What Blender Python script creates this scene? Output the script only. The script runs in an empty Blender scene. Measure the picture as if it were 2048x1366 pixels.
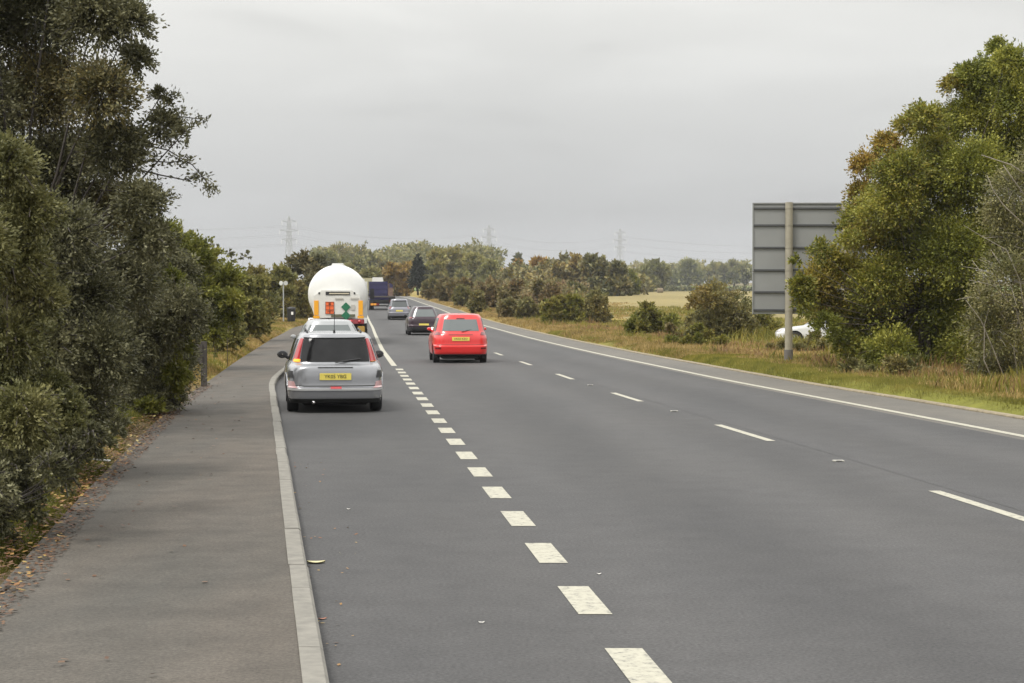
import bpy, bmesh, math, random
import numpy as np
from mathutils import Vector, Matrix
rng = np.random.default_rng(7)
random.seed(7)
S = bpy.context.scene
COL = S.collection
R = math.radians

# ------------------------------------------------------------------ camera
F = 3459.0            # focal length in photo pixels (photo 2048 wide)
EYE = 1.85
PITCH = math.atan(81 / F)
cam_d = bpy.data.cameras.new("camera")
cam = bpy.data.objects.new("camera", cam_d)
COL.objects.link(cam)
cam_d.sensor_width = 36
cam_d.lens = F * 36 / 2048
cam_d.clip_start = 0.1
cam_d.clip_end = 9000
cam.location = (0, 0, EYE)
cam.rotation_euler = (math.pi / 2 - PITCH, 0, 0)
S.camera = cam

# ------------------------------------------------------------------ world
SUN_EL, SUN_AZ = R(58), R(-135)      # azimuth from +Y towards +X
W = bpy.data.worlds.new("World")
S.world = W
W.use_nodes = True
nt = W.node_tree
nt.nodes.clear()


def N(nt, t, **kw):
    n = nt.nodes.new(t)
    for k, v in kw.items():
        if k.startswith("i_"):
            n.inputs[k[2:].replace("_", " ")].default_value = v
        else:
            setattr(n, k, v)
    return n


def ramp(nt, stops, interp="LINEAR"):
    n = nt.nodes.new("ShaderNodeValToRGB")
    n.color_ramp.interpolation = interp
    el = n.color_ramp.elements
    while len(el) < len(stops):
        el.new(0.5)
    for e, (p, c) in zip(el, stops):
        e.position = p
        e.color = (c[0], c[1], c[2], 1) if hasattr(c, "__len__") else (c, c, c, 1)
    return n


def L(nt, a, b, oi=0, ii=0):
    nt.links.new(a.outputs[oi], b.inputs[ii])


out = N(nt, "ShaderNodeOutputWorld")
bg = N(nt, "ShaderNodeBackground")
bg.inputs["Strength"].default_value = 0.1
sky = N(nt, "ShaderNodeTexSky", sky_type="NISHITA", sun_disc=False)
sky.sun_elevation = SUN_EL
sky.sun_rotation = SUN_AZ
tc = N(nt, "ShaderNodeTexCoord")
sep = N(nt, "ShaderNodeSeparateXYZ")
L(nt, tc, sep, "Generated")
# thick cloud: brightness by height above the horizon
cr = ramp(nt, [(0.0, (4.1, 4.15, 4.38)), (0.03, (4.45, 4.5, 4.65)), (0.06, (5.3, 5.33, 5.35)), (0.11, (6.8, 6.8, 6.65)), (0.18, (8.6, 8.55, 8.2)), (0.30, (14.5, 14.4, 13.9)), (0.55, (19, 18.9, 18.3)), (1.0, (20, 20, 19.6))])
L(nt, sep, cr, "Z", "Fac")
# long soft streaks in the cloud
mp = N(nt, "ShaderNodeMapping")
mp.inputs["Scale"].default_value = (2.2, 2.2, 11)
L(nt, tc, mp, "Generated", "Vector")
nz = N(nt, "ShaderNodeTexNoise")
nz.inputs["Scale"].default_value = 2.3
nz.inputs["Detail"].default_value = 5
nz.inputs["Roughness"].default_value = 0.45
nz.inputs["Distortion"].default_value = 0.3
L(nt, mp, nz, 0, "Vector")
nr = ramp(nt, [(0.3, 0.89), (0.45, 0.99), (0.55, 1.01), (0.72, 1.1)])
L(nt, nz, nr, 0, 0)
mul = N(nt, "ShaderNodeMix", data_type="RGBA", blend_type="MULTIPLY")
mul.inputs["Factor"].default_value = 1
nt.links.new(cr.outputs[0], mul.inputs[6])
nt.links.new(nr.outputs[0], mul.inputs[7])
# cloud thinner (brighter) towards the left
xr = ramp(nt, [(0.0, 1.25), (0.36, 1.07), (0.5, 0.975), (0.62, 1.03), (1.0, 0.95)])
mx = N(nt, "ShaderNodeMath", operation="MULTIPLY_ADD")
mx.inputs[1].default_value = 0.5
mx.inputs[2].default_value = 0.5
L(nt, sep, mx, "X", 0)
L(nt, mx, xr, 0, 0)
mul2 = N(nt, "ShaderNodeMix", data_type="RGBA", blend_type="MULTIPLY")
mul2.inputs["Factor"].default_value = 1
nt.links.new(mul.outputs[2], mul2.inputs[6])
nt.links.new(xr.outputs[0], mul2.inputs[7])
mixs = N(nt, "ShaderNodeMix", data_type="RGBA")
mixs.inputs["Factor"].default_value = 0.96
nt.links.new(sky.outputs[0], mixs.inputs[6])
nt.links.new(mul2.outputs[2], mixs.inputs[7])
nt.links.new(mixs.outputs[2], bg.inputs["Color"])
L(nt, bg, out)

sd = bpy.data.lights.new("sun", "SUN")
sd.energy = 2.8
sd.angle = R(18)
sd.color = (1.0, 0.96, 0.9)
sun = bpy.data.objects.new("sun", sd)
COL.objects.link(sun)
sdir = Vector((math.sin(SUN_AZ) * math.cos(SUN_EL), math.cos(SUN_AZ) * math.cos(SUN_EL), math.sin(SUN_EL)))
sun.rotation_euler = sdir.to_track_quat("Z", "Y").to_euler()
S.view_settings.view_transform = "Standard"
S.view_settings.look = "None"
S.view_settings.exposure = 0
S.view_settings.gamma = 1
try:
    S.cycles.max_bounces = 6
    S.cycles.diffuse_bounces = 4
    S.cycles.transparent_max_bounces = 6
except Exception:
    pass

# ------------------------------------------------------------------ terrain profile and placing helpers
_PY = [0, 70, 90, 133, 165, 250, 400, 600, 900, 1400, 3000]
_PZ = [0, 0, .03, .35, 1.0, 2.3, 3.5, 5.2, 9, 16, 30]
_gy = np.arange(0, 3001, 2.)
_gz = np.interp(_gy, _PY, _PZ)
_k = np.hanning(25)
_k /= _k.sum()
_gz = np.convolve(np.pad(_gz, 12, mode="edge"), _k, "valid")


def prof(Y):
    return np.interp(Y, _gy, _gz)


def bend(Y):
    return np.where(np.asarray(Y) > 200, 0.00005 * (np.asarray(Y, float) - 200) ** 2, 0.0)


def off2x(o, Y):          # lateral road offset -> world X
    return o - 0.1 * np.asarray(Y, float) + bend(Y)


def ray(x, y):
    f, u = 1.0, -(y - 683) / F
    return (x - 1024) / F, math.cos(PITCH) + u * math.sin(PITCH), u * math.cos(PITCH) - math.sin(PITCH)


_t = np.concatenate([np.arange(3, 200, .05), np.arange(200, 3000, .5)])


def gp(x, y, h=0.0):      # photo pixel -> point on the ground
    d = ray(x, y)
    z = EYE + _t * d[2] - prof(_t * d[1]) - h
    i = int(np.argmax(z < 0))
    return Vector((_t[i] * d[0], _t[i] * d[1], EYE + _t[i] * d[2]))


def at(x, y, Y):          # photo pixel at a given distance
    d = ray(x, y)
    t = Y / d[1]
    return Vector((d[0] * t, Y, EYE + d[2] * t))


# ------------------------------------------------------------------ materials
def mat(name):
    m = bpy.data.materials.new(name)
    m.use_nodes = True
    nt = m.node_tree
    b = nt.nodes["Principled BSDF"]
    return m, nt, b


def simple(name, col, rough=0.5, metal=0.0, spec=0.5, coat=0.0, noise=0.0, nscale=6.0, emit=None, es=0):
    m, nt, b = mat(name)
    b.inputs["Base Color"].default_value = (*col, 1)
    b.inputs["Roughness"].default_value = rough
    b.inputs["Metallic"].default_value = metal
    b.inputs["Specular IOR Level"].default_value = spec
    b.inputs["Coat Weight"].default_value = coat
    b.inputs["Coat Roughness"].default_value = 0.08
    if noise:
        t = N(nt, "ShaderNodeTexCoord")
        n = N(nt, "ShaderNodeTexNoise")
        n.inputs["Scale"].default_value = nscale
        n.inputs["Detail"].default_value = 6
        n.inputs["Roughness"].default_value = 0.65
        L(nt, t, n, "Object", "Vector")
        r = ramp(nt, [(0.3, [c * (1 - noise) for c in col]), (0.7, [min(1, c * (1 + noise)) for c in col])])
        L(nt, n, r, 0, 0)
        L(nt, r, b, 0, "Base Color")
        r2 = ramp(nt, [(0.3, max(0, rough - 0.08)), (0.7, min(1, rough + 0.1))])
        L(nt, n, r2, 0, 0)
        L(nt, r2, b, 0, "Roughness")
    if emit:
        b.inputs["Emission Color"].default_value = (*emit, 1)
        b.inputs["Emission Strength"].default_value = es
    return m


def leaf_mat(name, cols, autumn=(0.26, 0.185, 0.06), nscale=1.2, trans=0.25, rough=0.55, dead=None):
    """cols: list of base colours picked per leaf; clump-sized noise shifts between them; the 'autumn' attribute turns leaves."""
    m, nt, b = mat(name)
    geo = N(nt, "ShaderNodeNewGeometry")
    t = N(nt, "ShaderNodeTexCoord")
    n = N(nt, "ShaderNodeTexNoise")
    n.inputs["Scale"].default_value = nscale
    n.inputs["Detail"].default_value = 3
    L(nt, t, n, "Object", "Vector")
    a = N(nt, "ShaderNodeMath", operation="MULTIPLY_ADD")
    a.inputs[1].default_value = 0.55
    L(nt, geo, a, "Random Per Island", 0)
    s = N(nt, "ShaderNodeMath", operation="MULTIPLY_ADD")
    s.inputs[1].default_value = 1.5
    s.inputs[2].default_value = -0.52
    L(nt, n, s, 0, 0)
    nt.links.new(s.outputs[0], a.inputs[2])
    k = len(cols)
    r = ramp(nt, [((i + 0.3) / (k - 0.4 + 1e-6) if k > 1 else 0.5, c) for i, c in enumerate(cols)])
    L(nt, a, r, 0, 0)
    at_ = N(nt, "ShaderNodeAttribute", attribute_name="autumn")
    mixn = N(nt, "ShaderNodeMix", data_type="RGBA")
    nt.links.new(at_.outputs["Fac"], mixn.inputs["Factor"])
    nt.links.new(r.outputs[0], mixn.inputs[6])
    ar = ramp(nt, [(0.0, [c * 0.55 for c in autumn]), (0.6, autumn), (1.0, [min(1, autumn[0] * 1.35), min(1, autumn[1] * 1.5), autumn[2]])])
    L(nt, geo, ar, "Random Per Island", 0)
    nt.links.new(ar.outputs[0], mixn.inputs[7])
    nt.links.new(mixn.outputs[2], b.inputs["Base Color"])
    b.inputs["Roughness"].default_value = rough
    b.inputs["Specular IOR Level"].default_value = 0.35
    tr = N(nt, "ShaderNodeBsdfTranslucent")
    nt.links.new(mixn.outputs[2], tr.inputs["Color"])
    ms = N(nt, "ShaderNodeMixShader")
    ms.inputs[0].default_value = trans
    L(nt, b, ms, 0, 1)
    L(nt, tr, ms, 0, 2)
    o = nt.nodes["Material Output"]
    L(nt, ms, o, 0, 0)
    return m


def asphalt(name, base, warm, speck=0.35, tracks=None, patch=0.12):
    m, nt, b = mat(name)
    t = N(nt, "ShaderNodeTexCoord")
    big = N(nt, "ShaderNodeTexNoise")
    big.inputs["Scale"].default_value = 0.35
    big.inputs["Detail"].default_value = 5
    big.inputs["Roughness"].default_value = 0.6
    mpp = N(nt, "ShaderNodeMapping")
    mpp.inputs["Rotation"].default_value = (0, 0, R(-5.7))
    mpp.inputs["Scale"].default_value = (1.6, 0.35, 1)
    L(nt, t, mpp, "Object", "Vector")
    L(nt, mpp, big, 0, "Vector")
    r1 = ramp(nt, [(0.3, base), (0.7, warm)])
    L(nt, big, r1, 0, 0)
    fine = N(nt, "ShaderNodeTexNoise")
    fine.inputs["Scale"].default_value = 42
    fine.inputs["Detail"].default_value = 3
    fine.inputs["Roughness"].default_value = 0.8
    L(nt, t, fine, "Object", "Vector")
    r2 = ramp(nt, [(0.32, 1 - speck), (0.5, 1.0), (0.68, 1 + speck)])
    L(nt, fine, r2, 0, 0)
    mu = N(nt, "ShaderNodeMix", data_type="RGBA", blend_type="MULTIPLY")
    mu.inputs["Factor"].default_value = 1
    nt.links.new(r1.outputs[0], mu.inputs[6])
    nt.links.new(r2.outputs[0], mu.inputs[7])
    med = N(nt, "ShaderNodeTexNoise")
    med.inputs["Scale"].default_value = 2.4
    med.inputs["Detail"].default_value = 6
    med.inputs["Roughness"].default_value = 0.7
    L(nt, t, med, "Object", "Vector")
    r3 = ramp(nt, [(0.3, 1 - patch), (0.7, 1 + patch)])
    L(nt, med, r3, 0, 0)
    mu2 = N(nt, "ShaderNodeMix", data_type="RGBA", blend_type="MULTIPLY")
    mu2.inputs["Factor"].default_value = 1
    nt.links.new(mu.outputs[2], mu2.inputs[6])
    nt.links.new(r3.outputs[0], mu2.inputs[7])
    last = mu2
    if tracks:
        # polished wheel paths and oil-dark lane centres, running along the road
        sp = N(nt, "ShaderNodeSeparateXYZ")
        L(nt, t, sp, "Object", "Vector")
        ad = N(nt, "ShaderNodeMath", operation="MULTIPLY_ADD")
        ad.inputs[1].default_value = 0.1
        L(nt, sp, ad, "Y", 0)
        nt.links.new(sp.outputs["X"], ad.inputs[2])
        wob = N(nt, "ShaderNodeMath", operation="MULTIPLY_ADD")
        wob.inputs[1].default_value = 0.7
        L(nt, big, wob, 0, 0)
        nt.links.new(ad.outputs[0], wob.inputs[2])
        mr = N(nt, "ShaderNodeMapRange")
        mr.inputs["From Min"].default_value = -2
        mr.inputs["From Max"].default_value = 12
        L(nt, wob, mr, 0, 0)
        r4 = ramp(nt, [((p + 2) / 14, v) for p, v in tracks], "EASE")
        L(nt, mr, r4, 0, 0)
        mu3 = N(nt, "ShaderNodeMix", data_type="RGBA", blend_type="MULTIPLY")
        mu3.inputs["Factor"].default_value = 1
        nt.links.new(mu2.outputs[2], mu3.inputs[6])
        nt.links.new(r4.outputs[0], mu3.inputs[7])
        last = mu3
    nt.links.new(last.outputs[2], b.inputs["Base Color"])
    b.inputs["Roughness"].default_value = 0.82
    b.inputs["Specular IOR Level"].default_value = 0.3
    bp = N(nt, "ShaderNodeBump")
    bp.inputs["Strength"].default_value = 0.35
    bp.inputs["Distance"].default_value = 0.01
    L(nt, fine, bp, 0, "Height")
    L(nt, bp, b, 0, "Normal")
    return m


def ground_mat():
    m, nt, b = mat("ground")
    at_ = N(nt, "ShaderNodeAttribute", attribute_name="cover")
    t = N(nt, "ShaderNodeTexCoord")
    n = N(nt, "ShaderNodeTexNoise")
    n.inputs["Scale"].default_value = 1.3
    n.inputs["Detail"].default_value = 9
    n.inputs["Roughness"].default_value = 0.75
    L(nt, t, n, "Object", "Vector")
    r = ramp(nt, [(0.3, (0.62, 0.6, 0.55)), (0.5, (1, 1, 1)), (0.72, (1.35, 1.3, 1.2))])
    L(nt, n, r, 0, 0)
    mu = N(nt, "ShaderNodeMix", data_type="RGBA", blend_type="MULTIPLY")
    mu.inputs["Factor"].default_value = 1
    nt.links.new(at_.outputs["Color"], mu.inputs[6])
    nt.links.new(r.outputs[0], mu.inputs[7])
    nt.links.new(mu.outputs[2], b.inputs["Base Color"])
    b.inputs["Roughness"].default_value = 0.95
    b.inputs["Specular IOR Level"].default_value = 0.1
    return m


M = {}
M["road"] = asphalt("road", (0.051, 0.0505, 0.0515), (0.066, 0.064, 0.063), 0.38,
                    tracks=[(-2, 0.98), (-0.9, 0.88), (-0.2, 1.05), (1.4, 0.96), (2.3, 1.09), (3.4, 0.90), (4.6, 1.10), (5.6, 0.92), (6.4, 1.09), (7.4, 0.92), (8.4, 1.08), (9.2, 0.93), (10.0, 1.12), (12, 1.1)])
M["pave"] = asphalt("pavement", (0.060, 0.057, 0.050), (0.092, 0.077, 0.062), 0.36, patch=0.24)
M["kerb"] = simple("kerb", (0.175, 0.166, 0.144), 0.9, noise=0.25, nscale=9)
M["kerb_r"] = simple("kerb_far", (0.21, 0.175, 0.115), 0.95, noise=0.3, nscale=6)
M["strip"] = asphalt("hard_strip", (0.092, 0.087, 0.078), (0.125, 0.115, 0.097), 0.3)
m, nt, b = mat("road_paint")
t = N(nt, "ShaderNodeTexCoord")
n = N(nt, "ShaderNodeTexNoise")
n.inputs["Scale"].default_value = 16
n.inputs["Detail"].default_value = 7
n.inputs["Roughness"].default_value = 0.72
L(nt, t, n, "Object", "Vector")
r = ramp(nt, [(0.34, (0.10, 0.098, 0.09)), (0.42, (0.27, 0.26, 0.215)), (0.50, (0.34, 0.325, 0.26)), (0.75, (0.42, 0.40, 0.325))])
L(nt, n, r, 0, 0)
L(nt, r, b, 0, "Base Color")
b.inputs["Roughness"].default_value = 0.7
M["paint"] = m
M["white"] = simple("white", (0.78, 0.78, 0.76), 0.4, noise=0.04, nscale=2)
M["bark"] = simple("bark", (0.075, 0.062, 0.05), 0.9, noise=0.4, nscale=12)
M["bark_pale"] = simple("bark_pale", (0.22, 0.195, 0.155), 0.9, noise=0.3, nscale=12)
M["bark_dark"] = simple("bark_dark", (0.05, 0.043, 0.038), 0.9, noise=0.3, nscale=12)


# ------------------------------------------------------------------ mesh helpers
def link(o, parent=None):
    COL.objects.link(o)
    if parent is not None:
        o.parent = parent
    return o


def mk(name, V, Fc, m, parent=None, smooth=False, autosmooth=None):
    me = bpy.data.meshes.new(name)
    me.from_pydata([tuple(v) for v in V], [], [tuple(f) for f in Fc])
    me.validate()
    if smooth:
        me.polygons.foreach_set("use_smooth", [True] * len(me.polygons))
    if autosmooth:
        me.set_sharp_from_angle(angle=R(autosmooth))
    me.materials.append(m)
    me.update()
    return link(bpy.data.objects.new(name, me), parent)


def quads_obj(name, V, m, parent=None, nv=4, attr=None, faces=None):
    """V: (n, nv, 3) array of separate polygons."""
    n = V.shape[0]
    me = bpy.data.meshes.new(name)
    me.vertices.add(n * nv)
    me.vertices.foreach_set("co", V.reshape(-1).astype(np.float32))
    me.loops.add(n * nv)
    me.loops.foreach_set("vertex_index", np.arange(n * nv, dtype=np.int32))
    me.polygons.add(n)
    me.polygons.foreach_set("loop_start", np.arange(0, n * nv, nv, dtype=np.int32))
    me.polygons.foreach_set("loop_total", np.full(n, nv, dtype=np.int32))
    if attr is not None:
        a = me.attributes.new("autumn", "FLOAT", "FACE")
        a.data.foreach_set("value", attr.astype(np.float32))
    me.materials.append(m)
    me.update()
    return link(bpy.data.objects.new(name, me), parent)


class MB:
    def __init__(s):
        s.V, s.F = [], []

    def add(s, V, Fc):
        o = len(s.V)
        s.V += [Vector(v) for v in V]
        s.F += [[i + o for i in f] for f in Fc]
        return s

    def box(s, c, d, rz=0, ch=0.0):
        x, y, z = d[0] / 2, d[1] / 2, d[2] / 2
        if ch <= 0:
            V = [(-x, -y, -z), (x, -y, -z), (x, y, -z), (-x, y, -z), (-x, -y, z), (x, -y, z), (x, y, z), (-x, y, z)]
            Fc = [(0, 3, 2, 1), (4, 5, 6, 7), (0, 1, 5, 4), (1, 2, 6, 5), (2, 3, 7, 6), (3, 0, 4, 7)]
        else:
            bm = bmesh.new()
            bmesh.ops.create_cube(bm, size=1)
            bmesh.ops.scale(bm, vec=d, verts=bm.verts)
            bmesh.ops.bevel(bm, geom=bm.edges[:], offset=ch, segments=2, affect="EDGES")
            bm.verts.ensure_lookup_table()
            V = [v.co.copy() for v in bm.verts]
            for i, v in enumerate(bm.verts):
                v.index = i
            Fc = [[v.index for v in f.verts] for f in bm.faces]
            bm.free()
        Mx = Matrix.Translation(c) @ Matrix.Rotation(rz, 4, "Z")
        return s.add([Mx @ Vector(v) for v in V], Fc)

    def tube(s, pts, rad, n=6, cap=True):
        pts = [Vector(p) for p in pts]
        if not hasattr(rad, "__len__"):
            rad = [rad] * len(pts)
        V, Fc = [], []
        up = Vector((0.13, 0.21, 0.97))
        for i, p in enumerate(pts):
            d = (pts[min(i + 1, len(pts) - 1)] - pts[max(i - 1, 0)]).normalized()
            if abs(d.dot(up)) > 0.95:
                a = d.cross(Vector((1, 0.1, 0))).normalized()
            else:
                a = d.cross(up).normalized()
            b = d.cross(a)
            for k in range(n):
                t = 2 * math.pi * k / n
                V.append(p + (a * math.cos(t) + b * math.sin(t)) * rad[i])
        for i in range(len(pts) - 1):
            for k in range(n):
                k2 = (k + 1) % n
                Fc.append((i * n + k, i * n + k2, (i + 1) * n + k2, (i + 1) * n + k))
        if cap:
            Fc.append(tuple(range(n - 1, -1, -1)))
            Fc.append(tuple(range((len(pts) - 1) * n, len(pts) * n)))
        return s.add(V, Fc)

    def lathe(s, prf, n=32, axis="Z", c=(0, 0, 0)):
        """prf: (r, h) pairs."""
        V, Fc = [], []
        for r_, h in prf:
            for k in range(n):
                t = 2 * math.pi * k / n
                a, b = r_ * math.cos(t), r_ * math.sin(t)
                v = {"Z": (a, b, h), "Y": (a, h, b), "X": (h, a, b)}[axis]
                V.append(Vector(v) + Vector(c))
        for i in range(len(prf) - 1):
            for k in range(n):
                k2 = (k + 1) % n
                q = (i * n + k, i * n + k2, (i + 1) * n + k2, (i + 1) * n + k)
                Fc.append(q if axis != "Y" else q[::-1])
        return s.add(V, Fc)

    def build(s, name, m, parent=None, smooth=False, autosmooth=None):
        return mk(name, s.V, s.F, m, parent, smooth, autosmooth)


def tag(o, label, cat, group=None, kind=None):
    o["label"] = label
    o["category"] = cat
    if group:
        o["group"] = group
    if kind:
        o["kind"] = kind
    return o


def empty(name, loc, rz=0.0):
    o = bpy.data.objects.new(name, None)
    o.empty_display_size = 0.3
    COL.objects.link(o)
    o.location = loc
    o.rotation_euler = (0, 0, rz)
    return o


def struct(o):
    o["kind"] = "structure"
    return o


def text(body, size, m, parent, loc, rot=(math.pi / 2, 0, 0), name="lettering", ext=0.002, bold=0.0):
    cu = bpy.data.curves.new(name, "FONT")
    cu.body = body
    cu.size = size
    cu.align_x = "CENTER"
    cu.align_y = "CENTER"
    cu.extrude = ext
    cu.offset = bold
    cu.materials.append(m)
    tmp = bpy.data.objects.new(name, cu)
    me = bpy.data.meshes.new_from_object(tmp)
    bpy.data.objects.remove(tmp)
    o = bpy.data.objects.new(name, me)
    o.location = loc
    o.rotation_euler = rot
    return link(o, parent)


# ------------------------------------------------------------------ the setting: ground, road, pavement, kerbs, markings
def pl(tab):
    ys, vs = [a for a, _ in tab], [b for _, b in tab]
    g = np.arange(-10, 525, .5)
    w_ = np.hanning(19)
    v = np.convolve(np.pad(np.interp(g, ys, vs), 9, mode="edge"), w_ / w_.sum(), "valid")
    return lambda Y: np.interp(Y, g, v)


o_edge = pl([(0, 9.5), (25, 9.35), (40, 9.05), (60, 9.1), (100, 9.6), (160, 9.85), (500, 9.9)])
o_kerbr = pl([(0, 10.9), (27, 10.68), (39, 10.4), (60, 10.5), (90, 11.0), (130, 11.3), (500, 11.2)])
o_lane = pl([(0, 5.8), (17, 5.8), (35, 5.5), (60, 5.55), (100, 5.9), (500, 6.1)])
o_slip = pl([(0, 1.4), (22, 1.42), (47, 1.53), (65, 1.6), (110, 2.1), (140, 2.3), (500, 2.3)])
o_kerbl = pl([(0, .315), (38, -1.435), (41, -1.42), (46, -1.33), (52, -1.25), (70, -1.45), (88, -1.35), (112, 1.75), (140, 1.95), (500, 1.95)])
o_pave = pl([(0, -1.75), (10, -1.94), (12, -2.07), (16, -2.25), (23, -2.5), (30, -2.73), (36, -2.75), (50, -2.9), (79, -3.0), (105, -2.7), (128, -1.2), (500, -.8)])

Ys = np.concatenate([np.arange(-6, 60, 1.0), np.arange(60, 200, 2.0), np.arange(200, 520, 5.0)])


def ribbon(name, oa, ob, m, h, y0=-6, y1=515, nx=1, zfun=None):
    ys = Ys[(Ys >= y0) & (Ys <= y1)]
    V, Fc = [], []
    for Y in ys:
        for k in range(nx + 1):
            o = oa(Y) + (ob(Y) - oa(Y)) * k / nx
            V.append((float(off2x(o, Y)), Y, float(prof(Y)) + h + (zfun(k / nx) if zfun else 0)))
    for i in range(len(ys) - 1):
        for k in range(nx):
            a = i * (nx + 1) + k
            Fc.append((a, a + 1, a + nx + 2, a + nx + 1))
    return struct(mk(name, V, Fc, m, None))


KH = 0.10
ribbon("road", lambda Y: o_kerbl(Y) - .02, lambda Y: o_edge(Y) - .25, M["road"], 0.0, nx=4)
ribbon("hard_strip_road", lambda Y: o_edge(Y) - .25, lambda Y: o_kerbr(Y) + .02, M["strip"], 0.0, nx=1)
ribbon("pavement", lambda Y: o_pave(Y) - .1, lambda Y: o_kerbl(Y) - .12, M["pave"], KH - 0.006, y1=200, nx=2)


def kerb(name, o_in, sgn, m, h, y0, y1, w=.125):
    """stones laid end to end, slightly open joints, bullnosed top edge"""
    mb = MB()
    Y = y0
    r_ = random.Random(3)
    while Y < y1:
        ln = .914 if Y < 120 else 4.0
        a, b = Y + .005, Y + ln - .005
        sec = [(0, -.1), (0, h - .018), (.018, h), (w, h + .001), (w, -.1)]
        dz = r_.uniform(-.003, .003)
        dx = r_.uniform(-.004, .004)
        V = []
        for yy in (a, b):
            for o, z in sec:
                V.append((float(off2x(o_in(yy) + sgn * o + dx, yy)), yy, float(prof(yy)) + z + dz))
        n = len(sec)
        Fc = [(i, (i + 1) % n, n + (i + 1) % n, n + i) for i in range(n)]
        Fc += [tuple(range(n)), tuple(range(2 * n - 1, n - 1, -1))]
        mb.add(V, Fc)
        Y += ln
    return struct(mb.build(name, m))


kerb("kerb", o_kerbl, -1, M["kerb"], KH, -5, 200)
kerb("kerb", o_kerbr, 1, M["kerb_r"], .035, -5, 400, w=.15)


def mark(mb, o, Y0, Y1, w, h=.004):
    n = max(1, int((Y1 - Y0) / 1.0))
    for i in range(n):
        a, b = Y0 + (Y1 - Y0) * i / n, Y0 + (Y1 - Y0) * (i + 1) / n
        V = []
        for yy in (a, b):
            for s_ in (-1, 1):
                V.append((float(off2x(o(yy) + s_ * w / 2, yy)), yy, float(prof(yy)) + h))
        mb.add(V, [(0, 1, 3, 2)])


mb = MB()
for k in range(-3, 20):                       # 1 m marks, 1 m gaps along the lay-by
    y = 9.16 + 2 * k
    mark(mb, lambda Y: o_slip(Y) + .10, y - 1.0, y, .2)
mark(mb, lambda Y: o_slip(Y) + .03, 49.2, 420, .16)
struct(mb.build("road_marking_line", M["paint"]))
mb = MB()
for k in range(-1, 46):                       # centre line, 3 m marks
    y = 16.8 + 9 * k
    mark(mb, o_lane, y - 3.0, y, .12)
struct(mb.build("road_centre_line", M["paint"]))
mb = MB()
mark(mb, o_edge, -5, 510, .15)
struct(mb.build("road_edge_line", M["paint"]))

mb = MB()
mark(mb, lambda Y: o_lane(Y) + .22, -5, 120, .022, .002)
struct(mb.build("road_surface_joint", simple("joint_tar", (.045, .044, .044), .8, noise=.5, nscale=3)))

# the ground sheet
gx = np.concatenate([np.arange(-2600, -200, 150), np.arange(-200, -60, 14), np.arange(-60, -16, 4), np.arange(-16, 34, .8),
                     np.arange(34, 70, 3), np.arange(70, 260, 12), np.arange(260, 2700, 160)])
gyy = np.concatenate([np.arange(-40, 10, 5), np.arange(10, 140, 1.5), np.arange(140, 700, 8), np.arange(700, 3000, 60)])
OX, GY = np.meshgrid(gx, gyy)
GX = OX - 0.1 * np.clip(GY, -40, 600) + bend(np.clip(GY, 0, 600))
r2 = np.random.default_rng(4)


def vnoise(x, y, s, seed):
    r_ = np.random.default_rng(seed)
    T = r_.random((64, 64))
    u, v = x / s, y / s
    i, j = np.floor(u).astype(int), np.floor(v).astype(int)
    a, b = u - i, v - j
    a, b = a * a * (3 - 2 * a), b * b * (3 - 2 * b)
    g = lambda p, q: T[p % 64, q % 64]
    return (g(i, j) * (1 - a) + g(i + 1, j) * a) * (1 - b) + (g(i, j + 1) * (1 - a) + g(i + 1, j + 1) * a) * b


ok = o_kerbr(GY)
okl = o_pave(GY)
rise_r = np.clip((OX - ok - .1) / .5, 0, 1)
rise_l = np.clip((okl - OX - .2) / .4, 0, 1)
base = prof(np.clip(GY, 0, 3000))
GZ = base - .14 + rise_r * (.2 + .14 * vnoise(GX, GY, 2.3, 1)) + rise_l * (.22 + .12 * vnoise(GX, GY, 1.7, 2))
GZ += np.clip((okl - OX - 1) / 3, 0, 1) * .25
GZ += np.clip((OX - ok - 6) / 20, 0, 1) * (-.5) * np.clip((150 - GY) / 60, 0, 1)
far = np.clip((GY - 700) / 600, 0, 1)
GZ += far * 5 * (vnoise(GX, GY, 420, 5) - .3)


def ground_z(X, Y):
    """ground height at a world point (away from the road)"""
    o = X + .1 * Y - float(bend(Y))
    k1 = min(1, max(0, (o - float(o_kerbr(Y)) - .1) / .5))
    k2 = min(1, max(0, (float(o_pave(Y)) - o - .2) / .4))
    z = float(prof(max(0, Y))) - .14 + k1 * .27 + k2 * .28
    z += min(1, max(0, (float(o_pave(Y)) - o - 1) / 3)) * .25
    z += min(1, max(0, (o - float(o_kerbr(Y)) - 6) / 20)) * (-.5) * min(1, max(0, (150 - Y) / 60))
    return z


C = np.zeros(OX.shape + (3,))
green, tan, soil, stub, fgreen, far_c = [np.array(c) for c in ((.14, .14, .028), (.27, .20, .07), (.07, .058, .038), (.215, .178, .08), (.12, .16, .04), (.13, .13, .06))]
n1 = vnoise(GX, GY, 1.9, 11)[..., None]
n2 = vnoise(GX, GY, 7, 12)[..., None]
d_r = (OX - ok)[..., None]
gfar = np.clip((GY[..., None] - 55) / 40, 0, 1)
short = (green * (1 - .7 * gfar) + tan * .7 * gfar) * (.85 + .3 * n1) * np.clip(1 - (d_r - 1.2) / .8, 0, 1)
rough = tan * (.7 + .5 * n1) * (1 - .35 * n2) + green * .35 * n2
right = short + rough * (1 - np.clip(1 - (d_r - 1.2) / .8, 0, 1))
leftc = soil * (.8 + .6 * n1) + tan * .35 * n2
leftfar = tan * .55 + green * .45
lw = np.clip((GY[..., None] - 32) / 12, 0, 1)
leftc = leftc * (1 - lw) + leftfar * lw * (.8 + .4 * n1)
C[:] = np.where((OX > (ok + okl) / 2)[..., None], right, leftc)
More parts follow.
